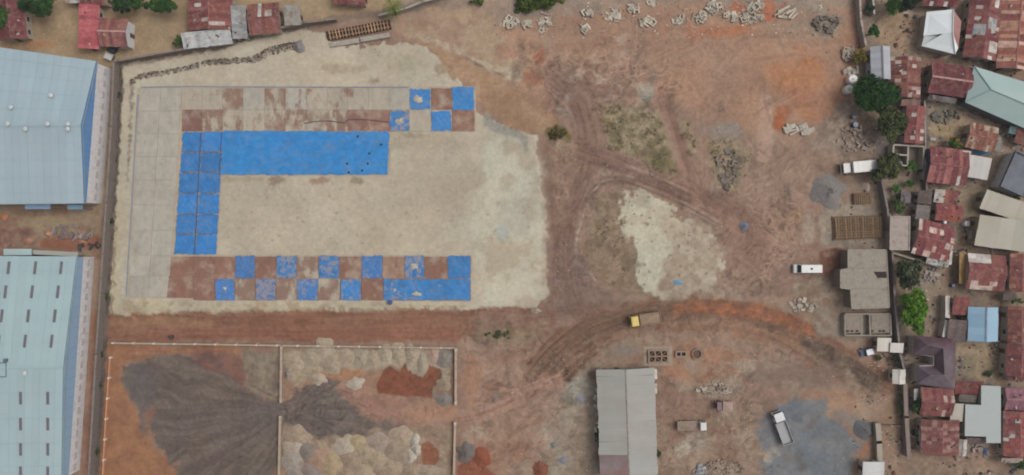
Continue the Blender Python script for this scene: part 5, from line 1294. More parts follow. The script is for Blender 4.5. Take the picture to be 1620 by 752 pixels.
nh = -1
for x, y, rx, ry, c in ((466, 572, 18, 16, BE), (492, 566, 17, 15, (160, 146, 126)), (512, 553, 17, 17, (166, 152, 132)), (524, 574, 17, 17, (158, 144, 124)), (548, 566, 15, 15, BE), (571, 566, 13, 15, (160, 148, 130)), (590, 570, 13, 17, (162, 148, 128)), (610, 562, 13, 17, (168, 154, 134)), (630, 560, 12, 17, BE), (652, 564, 12, 19, (166, 152, 132)), (668, 574, 9, 18, (160, 148, 130)), (684, 562, 12, 14, (168, 144, 130))):
    nh += 1
    heap(f'{ordn[nh]} beige heap from the left in the scalloped row under the long low wall', x, y, rx * 1.25, ry * 1.15, .9, c, group=G1)
heap('grey heap in the top right corner of the spoil yard', 704, 568, 17, 15, 1.2, (140, 132, 124))
heap('grey heap at the right wall right of the red pit', 702, 632, 16, 12, 1.1, (134, 126, 120))
heap('tan heap between the red pit and the right yard wall', 703, 606, 12, 14, 1.0, (158, 142, 122))
heap('small white lime heap above the red pit', 562, 607, 14, 11, .8, (178, 168, 152))
heap('pale cream heap at the left end below the beige row', 505, 600, 13, 10, .8, (172, 158, 140))
heap('grey heap leaning on the upper dividing wall', 456, 592, 7, 12, .9, (146, 134, 124))
G2 = 'mixed spoil heaps along the bottom of the yard'
LOW = ((470, 690, 16, 13, (158, 140, 122)), (466, 706, 15, 12, (172, 160, 146)), (462, 728, 15, 14, (152, 144, 138)), (487, 714, 13, 12, (122, 114, 110)), (505, 726, 14, 14, (162, 130, 112)), (524, 734, 14, 16, (166, 146, 116)), (546, 706, 15, 12, (176, 166, 150)), (563, 699, 14, 11, (166, 152, 116)), (578, 718, 14, 14, (160, 146, 124)), (556, 728, 14, 14, (150, 132, 114)), (600, 700, 16, 13, (156, 140, 130)), (596, 728, 16, 14, (158, 144, 122)), (622, 712, 14, 14, (148, 132, 116)), (634, 690, 14, 13, (164, 148, 128)), (640, 722, 14, 12, (152, 138, 122)), (574, 748, 16, 12, (162, 146, 126)), (548, 750, 14, 10, (156, 136, 118)), (620, 742, 16, 12, (160, 142, 122)), (650, 746, 15, 12, (152, 134, 116)), (490, 748, 14, 12, (130, 120, 116)), (470, 752, 12, 10, (146, 138, 132)), (676, 748, 18, 11, (156, 140, 124)))
for band, y0, y1 in (('topmost', 0, 705), ('second', 705, 719), ('third', 719, 740), ('bottom', 740, 999)):
    for k, (x, y, rx, ry, c) in enumerate(sorted(q for q in LOW if y0 <= q[1] < y1)):
        m_ = sum(c) / 3
        heap(f'{ordn[k]} pale spoil heap from the left in the {band} line of the lower yard heaps', x, y, rx * 1.4, ry * 1.35, .8, tuple(v * .75 + w2 * .25 for v, w2 in zip(c, (158, 140, 120))), group=G2)
for x, y, rx, ry in ((656, 698, 9, 13), (650, 722, 9, 13), (659, 712, 8, 10)):
    heap('white rubbly heap beside the small red pit at the yard bottom', x, y, rx, ry, 1.1, (180, 172, 158), group='white heaps by the small red pit')
heap('dark grey heap right of the yard wall at the bottom', 737, 716, 16, 18, 1.4, (112, 106, 102))
heap('red soil heap right of the yard wall at the bottom', 762, 724, 14, 17, .8, (138, 80, 60))
heap('reddish brown mound at the bottom edge left of the long shed', 855, 744, 13, 13, .9, (128, 82, 64))
for lab, x, y, rx, ry in (('pale sand patch on the worn blue tarp of the upper checkered row', 662, 158, 8, 8), ('pale sand patch on the torn tarp beside the great blue sheet', 632, 193, 8, 6), ('pale sand patch in the upper line of the lower checkered rows', 656, 421, 7, 6), ('pale sand patch on the long blue end of the lower rows', 660, 465, 9, 4), ('small pale sand patch on the long blue end of the lower rows', 625, 459, 3, 3), ('small pale sand patch on the first blue tarp of the bottom line', 357, 456, 4, 3)):
    o = heap(lab, x, y, rx, ry, .22, (186, 176, 156), name='sand_patch', cat='sand', seg=16, rings=4, rough=.5); o.location.z = ZS + .24
for lab, pts in (('dark hose snaking over the stained slabs above the great blue sheet', [(482, 196), (500, 193), (520, 192), (546, 195), (552, 190), (580, 190), (616, 194)]), ):
    c = P(*pts[0]); m = MB().tube([tuple(P(*p) - c + Vector((0, 0, .06))) for p in pts], [.10] * len(pts), 6)
    o = m.build('hose', M['dark'], None, rgba((96, 84, 92))); o.location = (c.x, c.y, ZS + .16); tag(o, lab, 'hose')
heap('grey gravel mound below the white box truck', 1309, 303, 31, 26, 2.0, (130, 125, 121), rot=10)
heap('dark grey mound on the east rim of the gravel pad', 1366, 680, 20, 15, 1.2, (104, 104, 106), rot=20)
heap('small grey cone beside the timber trench at the top', 474, 75, 10, 10, 1.2, (132, 128, 128), seg=10)
heap('small blue grey heap lying alone on the brown field', 1177, 358, 8, 8, .8, (118, 122, 134))
heap('pale cement mound left of the flat roofed building', 1262, 342, 7, 6, .6, (166, 140, 112))
heap('pale round mound above the small formwork square', 1370, 296, 8, 7, .7, (172, 158, 144))
heap('low grey mound beside the haul road south of the island', 848, 492, 8, 5, .5, (160, 148, 134))
# small tarps lying about
def cloth(label, px, py, rx, ry, col, rot=0, h=.5):
    return heap(label, px, py, rx, ry, h, col, rot, name='crumpled_tarp', cat='tarp', seg=14, rings=4, rough=.5)
cloth('crumpled light blue tarp west of the long grey shed', 920, 632, 9, 8, (110, 142, 178)).data.materials[0] = M['tarp']
cloth('blue tarp scrap on the lower right of the pale island', 1072, 447, 10, 5, (108, 150, 176), 5, .3)
cloth('grey tarp lump west of the long shed', 876, 704, 7, 6, (124, 126, 122))
cloth('bluish grey tarp lump left of the long shed near the bottom', 890, 728, 8, 7, (130, 132, 142), 30)
cloth('bright cyan tarp sagging between shack and white annex', 1552, 238, 12, 10, (104, 164, 200), 10, 3.3)
cloth('pale lavender cloth left of the bright cyan tarp', 1534, 236, 6, 8, (170, 160, 182), 0, 2.6)
cloth('blue sheet corner left of the pale cloth', 1527, 226, 4, 8, (110, 134, 176), 10, 2.2)
cloth('small blue sheet at the bottom right behind the L shaped roof', 1557, 713, 5, 6, (96, 116, 166), 0, 1.0)
cloth('orange sheet in the warehouse yard', 75, 370, 7, 6, (200, 142, 112), 0, .5)
cloth('orange sheet at the left edge of the warehouse yard', 6, 343, 8, 5, (196, 130, 96), 15, .5)
cloth('pink orange sheet beside the skylit warehouse', 45, 381, 8, 6, (176, 128, 112), 0, .4)
cloth('ochre scrap near the warehouse boundary', 130, 382, 8, 5, (168, 120, 96), 0, .4)

# ------------------------------------------------------------------ vehicles
def wheel(parent, x, y, r=.48, w=.3):
    o = MB().tube([(0, -w / 2, 0), (0, w / 2, 0)], [r, r], 14).build('wheel', M['rubber'], parent); o.location = (x, y, r)
    MB().tube([(0, -w / 2 - .02, 0), (0, w / 2 + .02, 0)], [r * .5, r * .5], 10).build('rim', M['paint'], o, rgba((150, 148, 146)))
def truck(label, front, back, width, cab_c, bed_c, fill_c=None, kind='tipper', cab_len=1.9, name='truck', cat='truck', cab_h=2.5, bed_h=1.1, roof_c=None):
    a, b = P(*front), P(*back); d = a - b; Ln = d.length; c = (a + b) / 2
    r = empty(name, (c.x, c.y, gz((front[0] + back[0]) / 2, (front[1] + back[1]) / 2)), math.atan2(d.y, d.x), label, cat)
    hw = width / 2; f = Ln / 2
    MB().box((0, 0, .75), (Ln - .3, width * .4, .25)).build('chassis', M['dark'], r, rgba((58, 56, 54)))
    cx = f - cab_len / 2
    cab = MB().box((cx, 0, .65 + (cab_h - .65) / 2), (cab_len, width * .94, cab_h - .65), taper=.92).build('cab', M['paint'], r, rgba(cab_c), bevel=.10)
    MB().box((f - .12, 0, cab_h - .72), (.22, width * .8, .75), taper=.9).build('windscreen', M['glass'], cab)
    for s in (-1, 1):
        MB().box((cx + .15, s * (width * .46), cab_h - .75), (cab_len * .5, .08, .6), taper=.9).build('side_window', M['glass'], cab)
    MB().box((f - .02, 0, .6), (.2, width * .92, .4)).build('bumper', M['paint'], r, rgba((70, 68, 66)))
    for s in (-1, 1):
        MB().box((f + .03, s * width * .36, .85), (.12, .3, .2)).build('headlight', M['paint'], r, rgba((220, 220, 214)))
        MB().box((f - .35, s * (hw + .10), cab_h - .6), (.12, .2, .4)).build('mirror', M['dark'], r, rgba((50, 50, 50)))
    if roof_c: MB().box((cx - .1, 0, cab_h + .02), (cab_len * .72, width * .74, .06)).build('roof_panel', M['paint'], cab, rgba(roof_c), bevel=.02)
    b0, b1 = -f, f - cab_len - .25; bl = b1 - b0; bc = (b0 + b1) / 2
    if kind == 'box':
        bx_ = MB().box((bc, 0, 1.0 + 1.15), (bl, width, 2.3)).build('cargo_box', M['paint'], r, rgba(bed_c), bevel=.05)
        for k in range(1, 6): MB().box((b0 + bl * k / 6, 0, 3.31), (.06, width * .96, .03)).build('roof_rib', M['paint'], bx_, rgba(tuple(v * .94 for v in bed_c)))
    else:
        be = MB().box((bc, 0, 1.02), (bl, width, .14)).build('bed', M['paint'], r, rgba(bed_c))
        hh = bed_h
        for s in (-1, 1): MB().box((bc, s * (hw - .05), 1.09 + hh / 2), (bl, .1, hh)).build('side_board', M['paint'], be, rgba(tuple(v * 1.05 for v in bed_c)))
        MB().box((b0 + .05, 0, 1.09 + hh / 2), (.1, width - .21, hh)).build('tailgate', M['paint'], be, rgba(bed_c))
        MB().box((b1 - .05, 0, 1.09 + hh / 2 + .1), (.1, width - .21, hh + .2)).build('headboard', M['paint'], be, rgba(bed_c))
        if fill_c:
            m = MB(); nx, ny = 12, 6
            for j in range(ny + 1):
                for i in range(nx + 1):
                    u, v = i / nx, j / ny
                    z = 1.12 + hh * .72 + .35 * math.sin(u * math.pi) * math.sin(v * math.pi) + random.uniform(-.05, .05)
                    m.v.append((b0 + .12 + (bl - .24) * u, -hw + .12 + (width - .24) * v, z))
            for j in range(ny):
                for i in range(nx):
                    q = j * (nx + 1) + i; m.f.append((q, q + 1, q + nx + 2, q + nx + 1)); m.m.append(0)
            m.build('load', M['soil'], r, rgba(fill_c), smooth=True)
    for x in ((f - .9), (b0 + 1.0), (b0 + 2.1)) if Ln > 6.4 else ((f - .8), (b0 + .9)):
        for s in (-1, 1): wheel(r, x, s * (hw - .18))
    return r
truck('white dump truck with open bed parked on the grey gravel pad', (1225, 650), (1244, 700), 2.6, (206, 206, 208), (150, 150, 152), None, 'tipper', 2.2, bed_h=.7)
truck('yellow cab tipper truck loaded with earth on the haul road', (996, 508), (1043, 501), 2.7, (200, 168, 74), (134, 112, 94), (150, 128, 108), 'tipper', 1.9, roof_c=(214, 188, 104))
truck('small maroon cab truck with pale pink load in the south yard', (1130, 640), (1158, 641), 2.2, (112, 84, 96), (160, 140, 126), (170, 146, 132), 'tipper', 1.3, cab_h=2.2, bed_h=.6)
truck('flatbed truck with grey bed and white cab south of the round ring', (1114, 671), (1070, 672), 2.1, (206, 206, 200), (150, 138, 126), (146, 128, 114), 'flat', 1.5, bed_h=.3)
truck('white box truck backed against the eastern trees', (1327, 268), (1384, 263), 2.6, (190, 186, 182), (198, 196, 192), None, 'box', 1.8)
def minibus(label, front, back, width, col, h=2.2, name='minibus', cat='minibus'):
    a, b = P(*front), P(*back); d = a - b; Ln = d.length; c = (a + b) / 2; f = Ln / 2
    r = empty(name, (c.x, c.y, gz(front[0], front[1])), math.atan2(d.y, d.x), label, cat)
    m = MB(); prof = [(-f, .35), (-f, h - .15), (-f + .2, h), (f - 1.5, h), (f - .75, h * .58), (f - .05, h * .5), (f, .35)]
    n = len(prof)
    for s in (-1, 1):
        for x, z in prof: m.v.append((x, s * width / 2 * (.92 if z > h * .7 else 1), z))
    m.f.append(tuple(range(n))); m.f.append(tuple(reversed(range(n, 2 * n)))); m.m += [0, 0]
    for i in range(n):
        j = (i + 1) % n; m.f.append((i, i + n, j + n, j)); m.m.append(0)
    body = m.build('body', M['paint'], r, rgba(col), bevel=.07)
    q = MB().quad((f - 1.42, -width * .42, h - .01), (f - .80, -width * .45, h * .62), (f - .80, width * .45, h * .62), (f - 1.42, width * .42, h - .01))
    q.v = [(x + .05, y, z + .05) for x, y, z in q.v]; q.build('windscreen', M['glass'], r)
    for s in (-1, 1):
        MB().box((-.4, s * width * .478, h * .74), (Ln * .62, .06, h * .25)).build('side_window', M['glass'], r)
        MB().box((f - .02, s * width * .36, h * .36), (.1, .3, .18)).build('headlight', M['paint'], r, rgba((220, 218, 210)))
    MB().box((-f, 0, h * .74), (.06, width * .8, h * .25)).build('rear_window', M['glass'], r)
    for x in (f - 1.0, -f + 1.1):
        for s in (-1, 1): wheel(r, x, s * (width / 2 - .12), .36, .24)
    return r
mb = minibus('white minibus beside the dark red soil square', (1253, 425), (1296, 425), 2.0, (208, 208, 206))
MB().box((-.6, 0, 2.23), (.5, .5, .1)).build('roof_hatch', M['dark'], mb, rgba((90, 90, 92)))
minibus('small dark blue car with white roof left of the site cabins', (1359, 559), (1378, 554), 1.7, (70, 80, 108), 1.5, 'parked_car', 'car')
o = [q for q in bpy.data.objects if q.name.startswith('parked_car')][0]
MB().box((-.5, 0, 1.53), (1.6, 1.3, .06)).build('roof_panel', M['paint'], o, rgba((214, 216, 222)), bevel=.02)
truck('small pickup with black cab and white bed behind the red gabled house', (184, 74), (174, 96), 1.8, (48, 48, 56), (190, 188, 184), None, 'flat', 1.8, 'pickup', 'pickup', 1.7, .3)
# drums and tanks
def drum(label, px, py, r_, h, col, z=0, group=None, name='water_tank', cat='tank'):
    c = P(px, py, h); m = MB().tube([(0, 0, -.1), (0, 0, h * .9), (0, 0, h)], [r_, r_, r_ * .8], 16)
    rt = empty(name, (c.x, c.y, gz(px, py)), 0, label, cat, group); m.build('tank_body', M['paint'], rt, rgba(col))
    MB().tube([(0, 0, h), (0, 0, h + .12)], [r_ * .35, r_ * .3], 10).build('lid', M['paint'], rt, rgba(tuple(v * .85 for v in col)))
drum('dark blue water tank beside the small roofless plot bushes', 1424, 260, .8, 1.6, (72, 76, 112))
drum('upper dark blue drum under the big dark tree', 1352, 184, .6, 1.2, (66, 74, 104))
drum('lower dark blue drum under the big dark tree', 1354, 197, .7, 1.2, (74, 82, 112))
drum('white plastic tank left of the big dark tree', 1350, 125, 1.1, 1.8, (214, 210, 206))
drum('lower white plastic tank touching the big dark tree', 1344, 141, 1.0, 1.8, (206, 212, 206))
drum('dark blue drum left of the yellow awning shade', 1509, 452, .5, 1.2, (62, 70, 100))
drum('white tank on the lane below the wide beige roof', 1531, 354, .7, 1.4, (206, 202, 200))
drum('small white tank at the corner of the low red roof', 1496, 352, .4, 3.2, (216, 212, 208))
drum('dark drum on the red road above the spoil yard', 269, 534, .5, 1.1, (70, 62, 62))
drum('blue drum at the bottom edge of the lower checkered rows', 617, 479, .55, 1.1, (66, 84, 132))
# ------------------------------------------------------------------ broken precast concrete
def piece(kind):
    m = MB()
    if kind == 0:      # open frame
        for x in (-.55, .55): m.box((x, 0, .3), (.3, 1.5, .6))
        for y in (-.6, .6): m.box((0, y, .303), (.8, .3, .6))
    elif kind == 1:    # cracked slab
        m.prism([(-.9, -.5), (.2, -.62), (.85, -.35), (.8, .5), (-.1, .4), (-.8, .6)], 0, .35)
    elif kind == 2:    # H shaped
        for x in (-.5, .5): m.box((x, 0, .3), (.32, 1.4, .55))
        m.box((0, .1, .3), (.68, .35, .5))
    elif kind == 3:    # post
        m.box((0, 0, .2), (2.4, .4, .4))
    else:              # L shaped
        m.prism([(-.8, -.6), (.8, -.6), (.8, -.15), (-.3, -.15), (-.3, .7), (-.8, .7)], 0, .5)
    return m.mesh('precast_piece', M['concrete'])
PIECES = [piece(k) for k in range(5)]
def cluster(label, group, cx, cy, rx, ry, n, kinds=(0, 1, 2, 4), col=(186, 176, 160), sc=(.8, 1.35), rot=None, flat=1.0):
    if n >= 10 and sc[1] < 1.1:        # a mass of small pieces that nobody could count
        V, F, C = [], [], []
        for k in range(int(n * 2.2)):
            a = random.uniform(0, 6.28); q = math.sqrt(random.random())
            x, y = cx + math.cos(a) * rx * q, cy + math.sin(a) * ry * q
            me = PIECES[random.choice(kinds)]; v = random.uniform(.8, 1.12); s = random.uniform(sc[0] * .6, sc[1])
            mt = Matrix.Translation((*P(x, y).xy, gz(x, y) - .06 + random.uniform(0, .3))) @ Matrix.Rotation(random.uniform(0, 6.28) if rot is None else rot + random.uniform(-.4, .4), 4, 'Z') @ Matrix.Rotation(random.uniform(-.25, .25), 4, 'X') @ Matrix.Diagonal((s, s, s, 1))
            b0 = len(V); V += [tuple(mt @ w_.co) for w_ in me.vertices]; F += [tuple(b0 + i for i in p.vertices) for p in me.polygons]
            C += [rgba(tuple(c * v for c in col))] * len(me.vertices)
        me = bpy.data.meshes.new('loose_rubble'); me.from_pydata(V, [], F); me.materials.append(M['stone'])
        at = me.color_attributes.new('tint', 'FLOAT_COLOR', 'POINT'); at.data.foreach_set('color', np.array(C, np.float32).ravel()); me.update()
        tag(put('loose_rubble', me), label, 'rubble', kind='stuff')
        return
    for k in range(n):
        a = random.uniform(0, 6.28); q = math.sqrt(random.random())
        x, y = cx + math.cos(a) * rx * q, cy + math.sin(a) * ry * q
        v = random.uniform(.86, 1.08)
        o = put('concrete_piece', PIECES[random.choice(kinds)], None, rgba(tuple(c * v for c in col)))
        o.location = P(x, y); o.location.z = gz(x, y) - .08 + random.uniform(0, .35) * (n > 4)
        o.rotation_euler = (random.uniform(-.2, .2), random.uniform(-.2, .2), random.uniform(0, 6.28) if rot is None else rot + random.uniform(-.25, .25))
        s = random.uniform(*sc); o.scale = (s, s, s * flat)
        tag(o, label, 'concrete piece', group)
TOPP = []
for lab, cx, cy, rx, ry, n in (
    ('broken concrete piece in the leftmost pile of the top row', 806, 36, 10, 7, 6), ('broken concrete piece in the small pair right of the leftmost pile', 834, 39, 6, 4, 3), ('broken concrete piece in the pile right of the green bank', 862, 32, 10, 8, 6), ('broken concrete piece beneath the pile right of the green bank', 857, 47, 5, 4, 2),
    ('broken concrete piece in the lone group above the pale square', 929, 22, 6, 6, 3), ('broken concrete piece in the lone square group of the top row', 922, 48, 8, 6, 4), ('broken concrete piece in the middle group of the top row', 972, 24, 12, 8, 7), ('broken concrete piece near the top edge of the middle group', 1002, 14, 6, 8, 4),
    ('broken concrete piece at the lower middle of the top row', 1022, 36, 14, 6, 7), ('broken concrete piece at the very top right of the middle group', 1033, 3, 6, 3, 2), ('broken concrete piece in the neat group left of the diagonal pile', 1076, 32, 9, 5, 5), ('broken concrete piece in the diagonal pile', 1107, 27, 8, 7, 6), ('broken concrete piece at the head of the diagonal pile', 1132, 14, 12, 9, 9),
    ('broken concrete piece in the small heap right of the diagonal pile', 1155, 27, 8, 5, 4), ('broken concrete piece in the big crossed pile', 1190, 27, 16, 9, 11), ('broken concrete piece above the big crossed pile', 1194, 9, 10, 7, 6)):
    cluster(lab, lab.replace('broken concrete piece', 'pieces'), cx, cy, rx * 1.15, ry * 1.1, int(n * 1.7), sc=(.55, 1.11), flat=.7)
    TOPP.append((cx, cy, rx, ry))
cluster('long concrete post lying in the crossed posts near the top right', 'crossed concrete posts', 1243, 22, 16, 8, 6, (3,), rot=.7)
cluster('long concrete post lying flat below the crossed posts', 'flat concrete posts', 1248, 28, 14, 3, 3, (3,), rot=.05)
cluster('pale panel in the stacked row beside the orange cut', 'panels beside the orange cut', 1264, 204, 24, 7, 16, (1, 3, 1, 4), rot=.35, col=(188, 180, 166))
cluster('grey block in the stacked patch beside the olive bush', 'blocks beside the olive bush', 1340, 85, 7, 11, 12, (0, 2, 4), col=(160, 148, 134), sc=(.6, .9), rot=.1)
cluster('pale broken block by the white tanks', 'blocks by the white tanks', 1346, 112, 8, 5, 4, (1, 4), col=(176, 168, 158))
cluster('pale rubble piece below the big dark tree', 'rubble below the big dark tree', 1352, 218, 28, 22, 22, (1, 4, 1), col=(150, 136, 124), sc=(.5, .9))
cluster('dark clod among the scrub at the top right', 'clods in the top right scrub', 1306, 38, 20, 14, 12, (1, 4), col=(112, 104, 96), sc=(.5, 1.0))
cluster('precast piece in the rows east of the long shed', 'rows east of the long shed', 1128, 616, 30, 10, 22, (1, 3, 2), col=(164, 150, 136), sc=(.45, .8), rot=.05)
cluster('brick rubble in the bottom pile east of the long shed', 'bottom brick pile', 1146, 742, 30, 12, 46, (1, 4, 0), col=(160, 142, 126), sc=(.5, .85))
cluster('grey block at the left of the bottom brick pile', 'grey blocks of the bottom pile', 1108, 744, 10, 8, 10, (1, 0), col=(160, 160, 162), sc=(.6, .9))
cluster('dark rock in the weedy patch right of the tracks', 'rocks in the weedy patch', 1152, 268, 18, 32, 22, (1, 4), col=(124, 114, 104), sc=(.4, .95))
cluster('pale stone around the lower gravel and cabin corner', 'stones by the half built block', 1272, 482, 24, 12, 10, (1,), col=(172, 160, 146), sc=(.4, .8))
cluster('small pale block along the west side of the long shed', 'blocks west of the long shed', 946, 648, 4, 50, 12, (1, 4), col=(186, 180, 172), sc=(.5, 1.0))
cluster('grey scrap piece beside the patched concrete room', 'scrap by the garden wall', 1472, 436, 12, 8, 10, (1, 3), col=(156, 144, 136), sc=(.4, .8))
cluster('dark scrap piece in the fenced yard left of the rust and cream shack', 'scrap in the fenced yard', 1494, 186, 22, 10, 16, (1, 3, 4), col=(110, 104, 96), sc=(.4, .9))
cluster('scrap piece in the gap below the mint roof', 'scrap below the mint roof', 1560, 182, 26, 7, 14, (1, 3), col=(120, 106, 104), sc=(.5, .9), rot=-.4)
cluster('loose scrap beside the wide beige roof', 'scrap beside the wide beige roof', 1533, 362, 8, 14, 10, (1, 3), col=(150, 142, 136), sc=(.4, .8))
cluster('dark debris between the two beige roofs', 'debris between beige roofs', 1580, 338, 26, 5, 12, (1, 3), col=(92, 78, 72), sc=(.5, .9), rot=-.3)
cluster('scrap piece in the warehouse yard', 'scrap in the warehouse yard', 110, 366, 45, 14, 18, (1, 3), col=(140, 128, 126), sc=(.4, .9))
cluster('dark crate lying in the warehouse yard by the boundary', 'crates in the warehouse yard', 140, 390, 18, 8, 8, (4, 1), col=(80, 72, 74), sc=(.5, .9))
cluster('scrap piece behind the bottom right red roofs', 'scrap behind the bottom right roofs', 1540, 715, 30, 10, 12, (1, 3), col=(140, 126, 118), sc=(.4, .8))
cluster('roof scrap between the one panel hut and the grey shed', 'roof scrap between huts', 1446, 322, 14, 16, 12, (1, 3), col=(112, 104, 104), sc=(.4, .9))

# loose stones over the whole site, too many to count
def stones(name, label, n, area, col, smin, smax, spread=.15, dens=None):
    V, F, C = [], [], []
    k = 0; tries = 0
    while k < n and tries < n * 30:
        tries += 1
        x, y = random.uniform(area[0], area[2]), random.uniform(area[1], area[3])
        if dens is not None and random.random() > dens(x, y): continue
        p = P(x, y); z = gz(x, y); s = smin * (smax / smin) ** (random.random() ** 1.8)
        a = random.uniform(0, 6.28); b0 = len(V); t = random.uniform(.5, .9)
        for i in range(4):
            q = a + i * 1.57 + random.uniform(-.4, .4)
            V.append((p.x + math.cos(q) * s, p.y + math.sin(q) * s * t, z - .04))
        V.append((p.x + random.uniform(-.3, .3) * s, p.y + random.uniform(-.3, .3) * s, z + s * random.uniform(.5, .9)))
        for i in range(4): F.append((b0 + i, b0 + (i + 1) % 4, b0 + 4))
        v = random.uniform(1 - spread, 1 + spread); c = rgba(tuple(q * v for q in random.choice(col)))
        C += [c] * 5; k += 1
    me = bpy.data.meshes.new(name); me.from_pydata(V, [], F); me.materials.append(M['stone'])
    at = me.color_attributes.new('tint', 'FLOAT_COLOR', 'POINT'); at.data.foreach_set('color', np.array(C, np.float32).ravel()); me.update()
    return tag(put(name, me), label, 'stones', kind='stuff')
def patchy(sc, sd, thr=0.1):
    return lambda x, y: max(0.0, float(vnoise(np.array([x / sc]), np.array([y / sc]), sd)[0]) - thr) * 1.6
stones('loose_stones', 'small loose stones strewn over the brown eastern field', 2600, (870, 20, 1400, 752), [(164, 142, 126), (138, 114, 100), (176, 160, 144), (124, 104, 92)], .08, .30, dens=patchy(60, 71, -.35))
stones('platform_clods', 'brown clods crumbling along the platform rim', 500, (868, 60, 1010, 500), [(124, 102, 90), (150, 132, 114), (112, 94, 82)], .10, .34, dens=patchy(26, 77, -.2))
stones('settlement_litter', 'litter and stones on the lanes between the houses', 3200, (1345, 0, 1620, 752), [(176, 168, 160), (98, 86, 82), (150, 132, 120), (196, 192, 188), (82, 76, 84), (140, 90, 80), (70, 62, 60)], .12, .5, dens=patchy(18, 79, -.25))
V, F, C = [], [], []
for k in range(620):
    x, y = random.uniform(1402, 1620), random.uniform(0, 752)
    if random.random() > patchy(24, 91, -.35)(x, y): continue
    p = P(x, y); a = random.uniform(0, 6.28); l, w_, h_ = random.uniform(.4, 1.5), random.uniform(.25, .8), random.uniform(.08, .5); b0 = len(V)
    m = MB().box((p.x, p.y, gz(x, y) + h_ / 2 - .04), (l, w_, h_), a); V += m.v; F += [tuple(b0 + i for i in f) for f in m.f]
    C += [rgba(shade(random.choice(((150, 140, 134), (96, 84, 80), (128, 80, 72), (176, 170, 164), (84, 80, 92), (140, 120, 104), (72, 64, 60), (110, 120, 110))), .9, 1.1))] * 8
me = bpy.data.meshes.new('tin_scraps'); me.from_pydata(V, [], F); me.materials.append(M['stone'])
at = me.color_attributes.new('tint', 'FLOAT_COLOR', 'POINT'); at.data.foreach_set('color', np.array(C, np.float32).ravel()); me.update()
tag(put('tin_scraps', me), 'scraps of tin, boards and boxes lying between the houses', 'scraps', kind='stuff')
def near_top(x, y):
    return 1.0 if any(((x - a) / (c * 1.7)) ** 2 + ((y - b) / (d * 1.6)) ** 2 < 1 for a, b, c, d in TOPP) else .14
stones('concrete_crumbs', 'pale concrete crumbs strewn around the piles of the top row', 2000, (780, 0, 1330, 60), [(184, 174, 160), (164, 150, 136), (196, 190, 178), (140, 124, 112)], .12, .42, dens=near_top)
stones('yard_litter', 'litter and stones in the yards at upper left', 350, (0, 0, 640, 100), [(150, 132, 116), (110, 96, 84), (180, 172, 164)], .1, .3, dens=patchy(22, 83, 0))
ridge_pts = [(206, 136), (222, 122), (262, 116), (300, 108), (330, 100), (375, 97), (405, 94), (428, 82), (450, 76), (470, 72)]
def near_ridge(x, y):
    yy = np.interp(x, [p[0] for p in ridge_pts], [p[1] for p in ridge_pts]); return 1.0 if abs(y - yy) < 4 + (x > 400) * 3 else 0
stones('ridge_rubble', 'dark rubble heaped in a line on the northern platform rim', 900, (208, 68, 470, 136), [(112, 100, 92), (134, 122, 112), (90, 82, 76)], .15, .45, dens=near_ridge)
stones('south_rubble', 'stones and clods on the ground around the long grey shed', 1200, (740, 550, 1200, 752), [(166, 152, 138), (128, 110, 98), (184, 176, 164)], .08, .28, dens=patchy(40, 87, -.3))

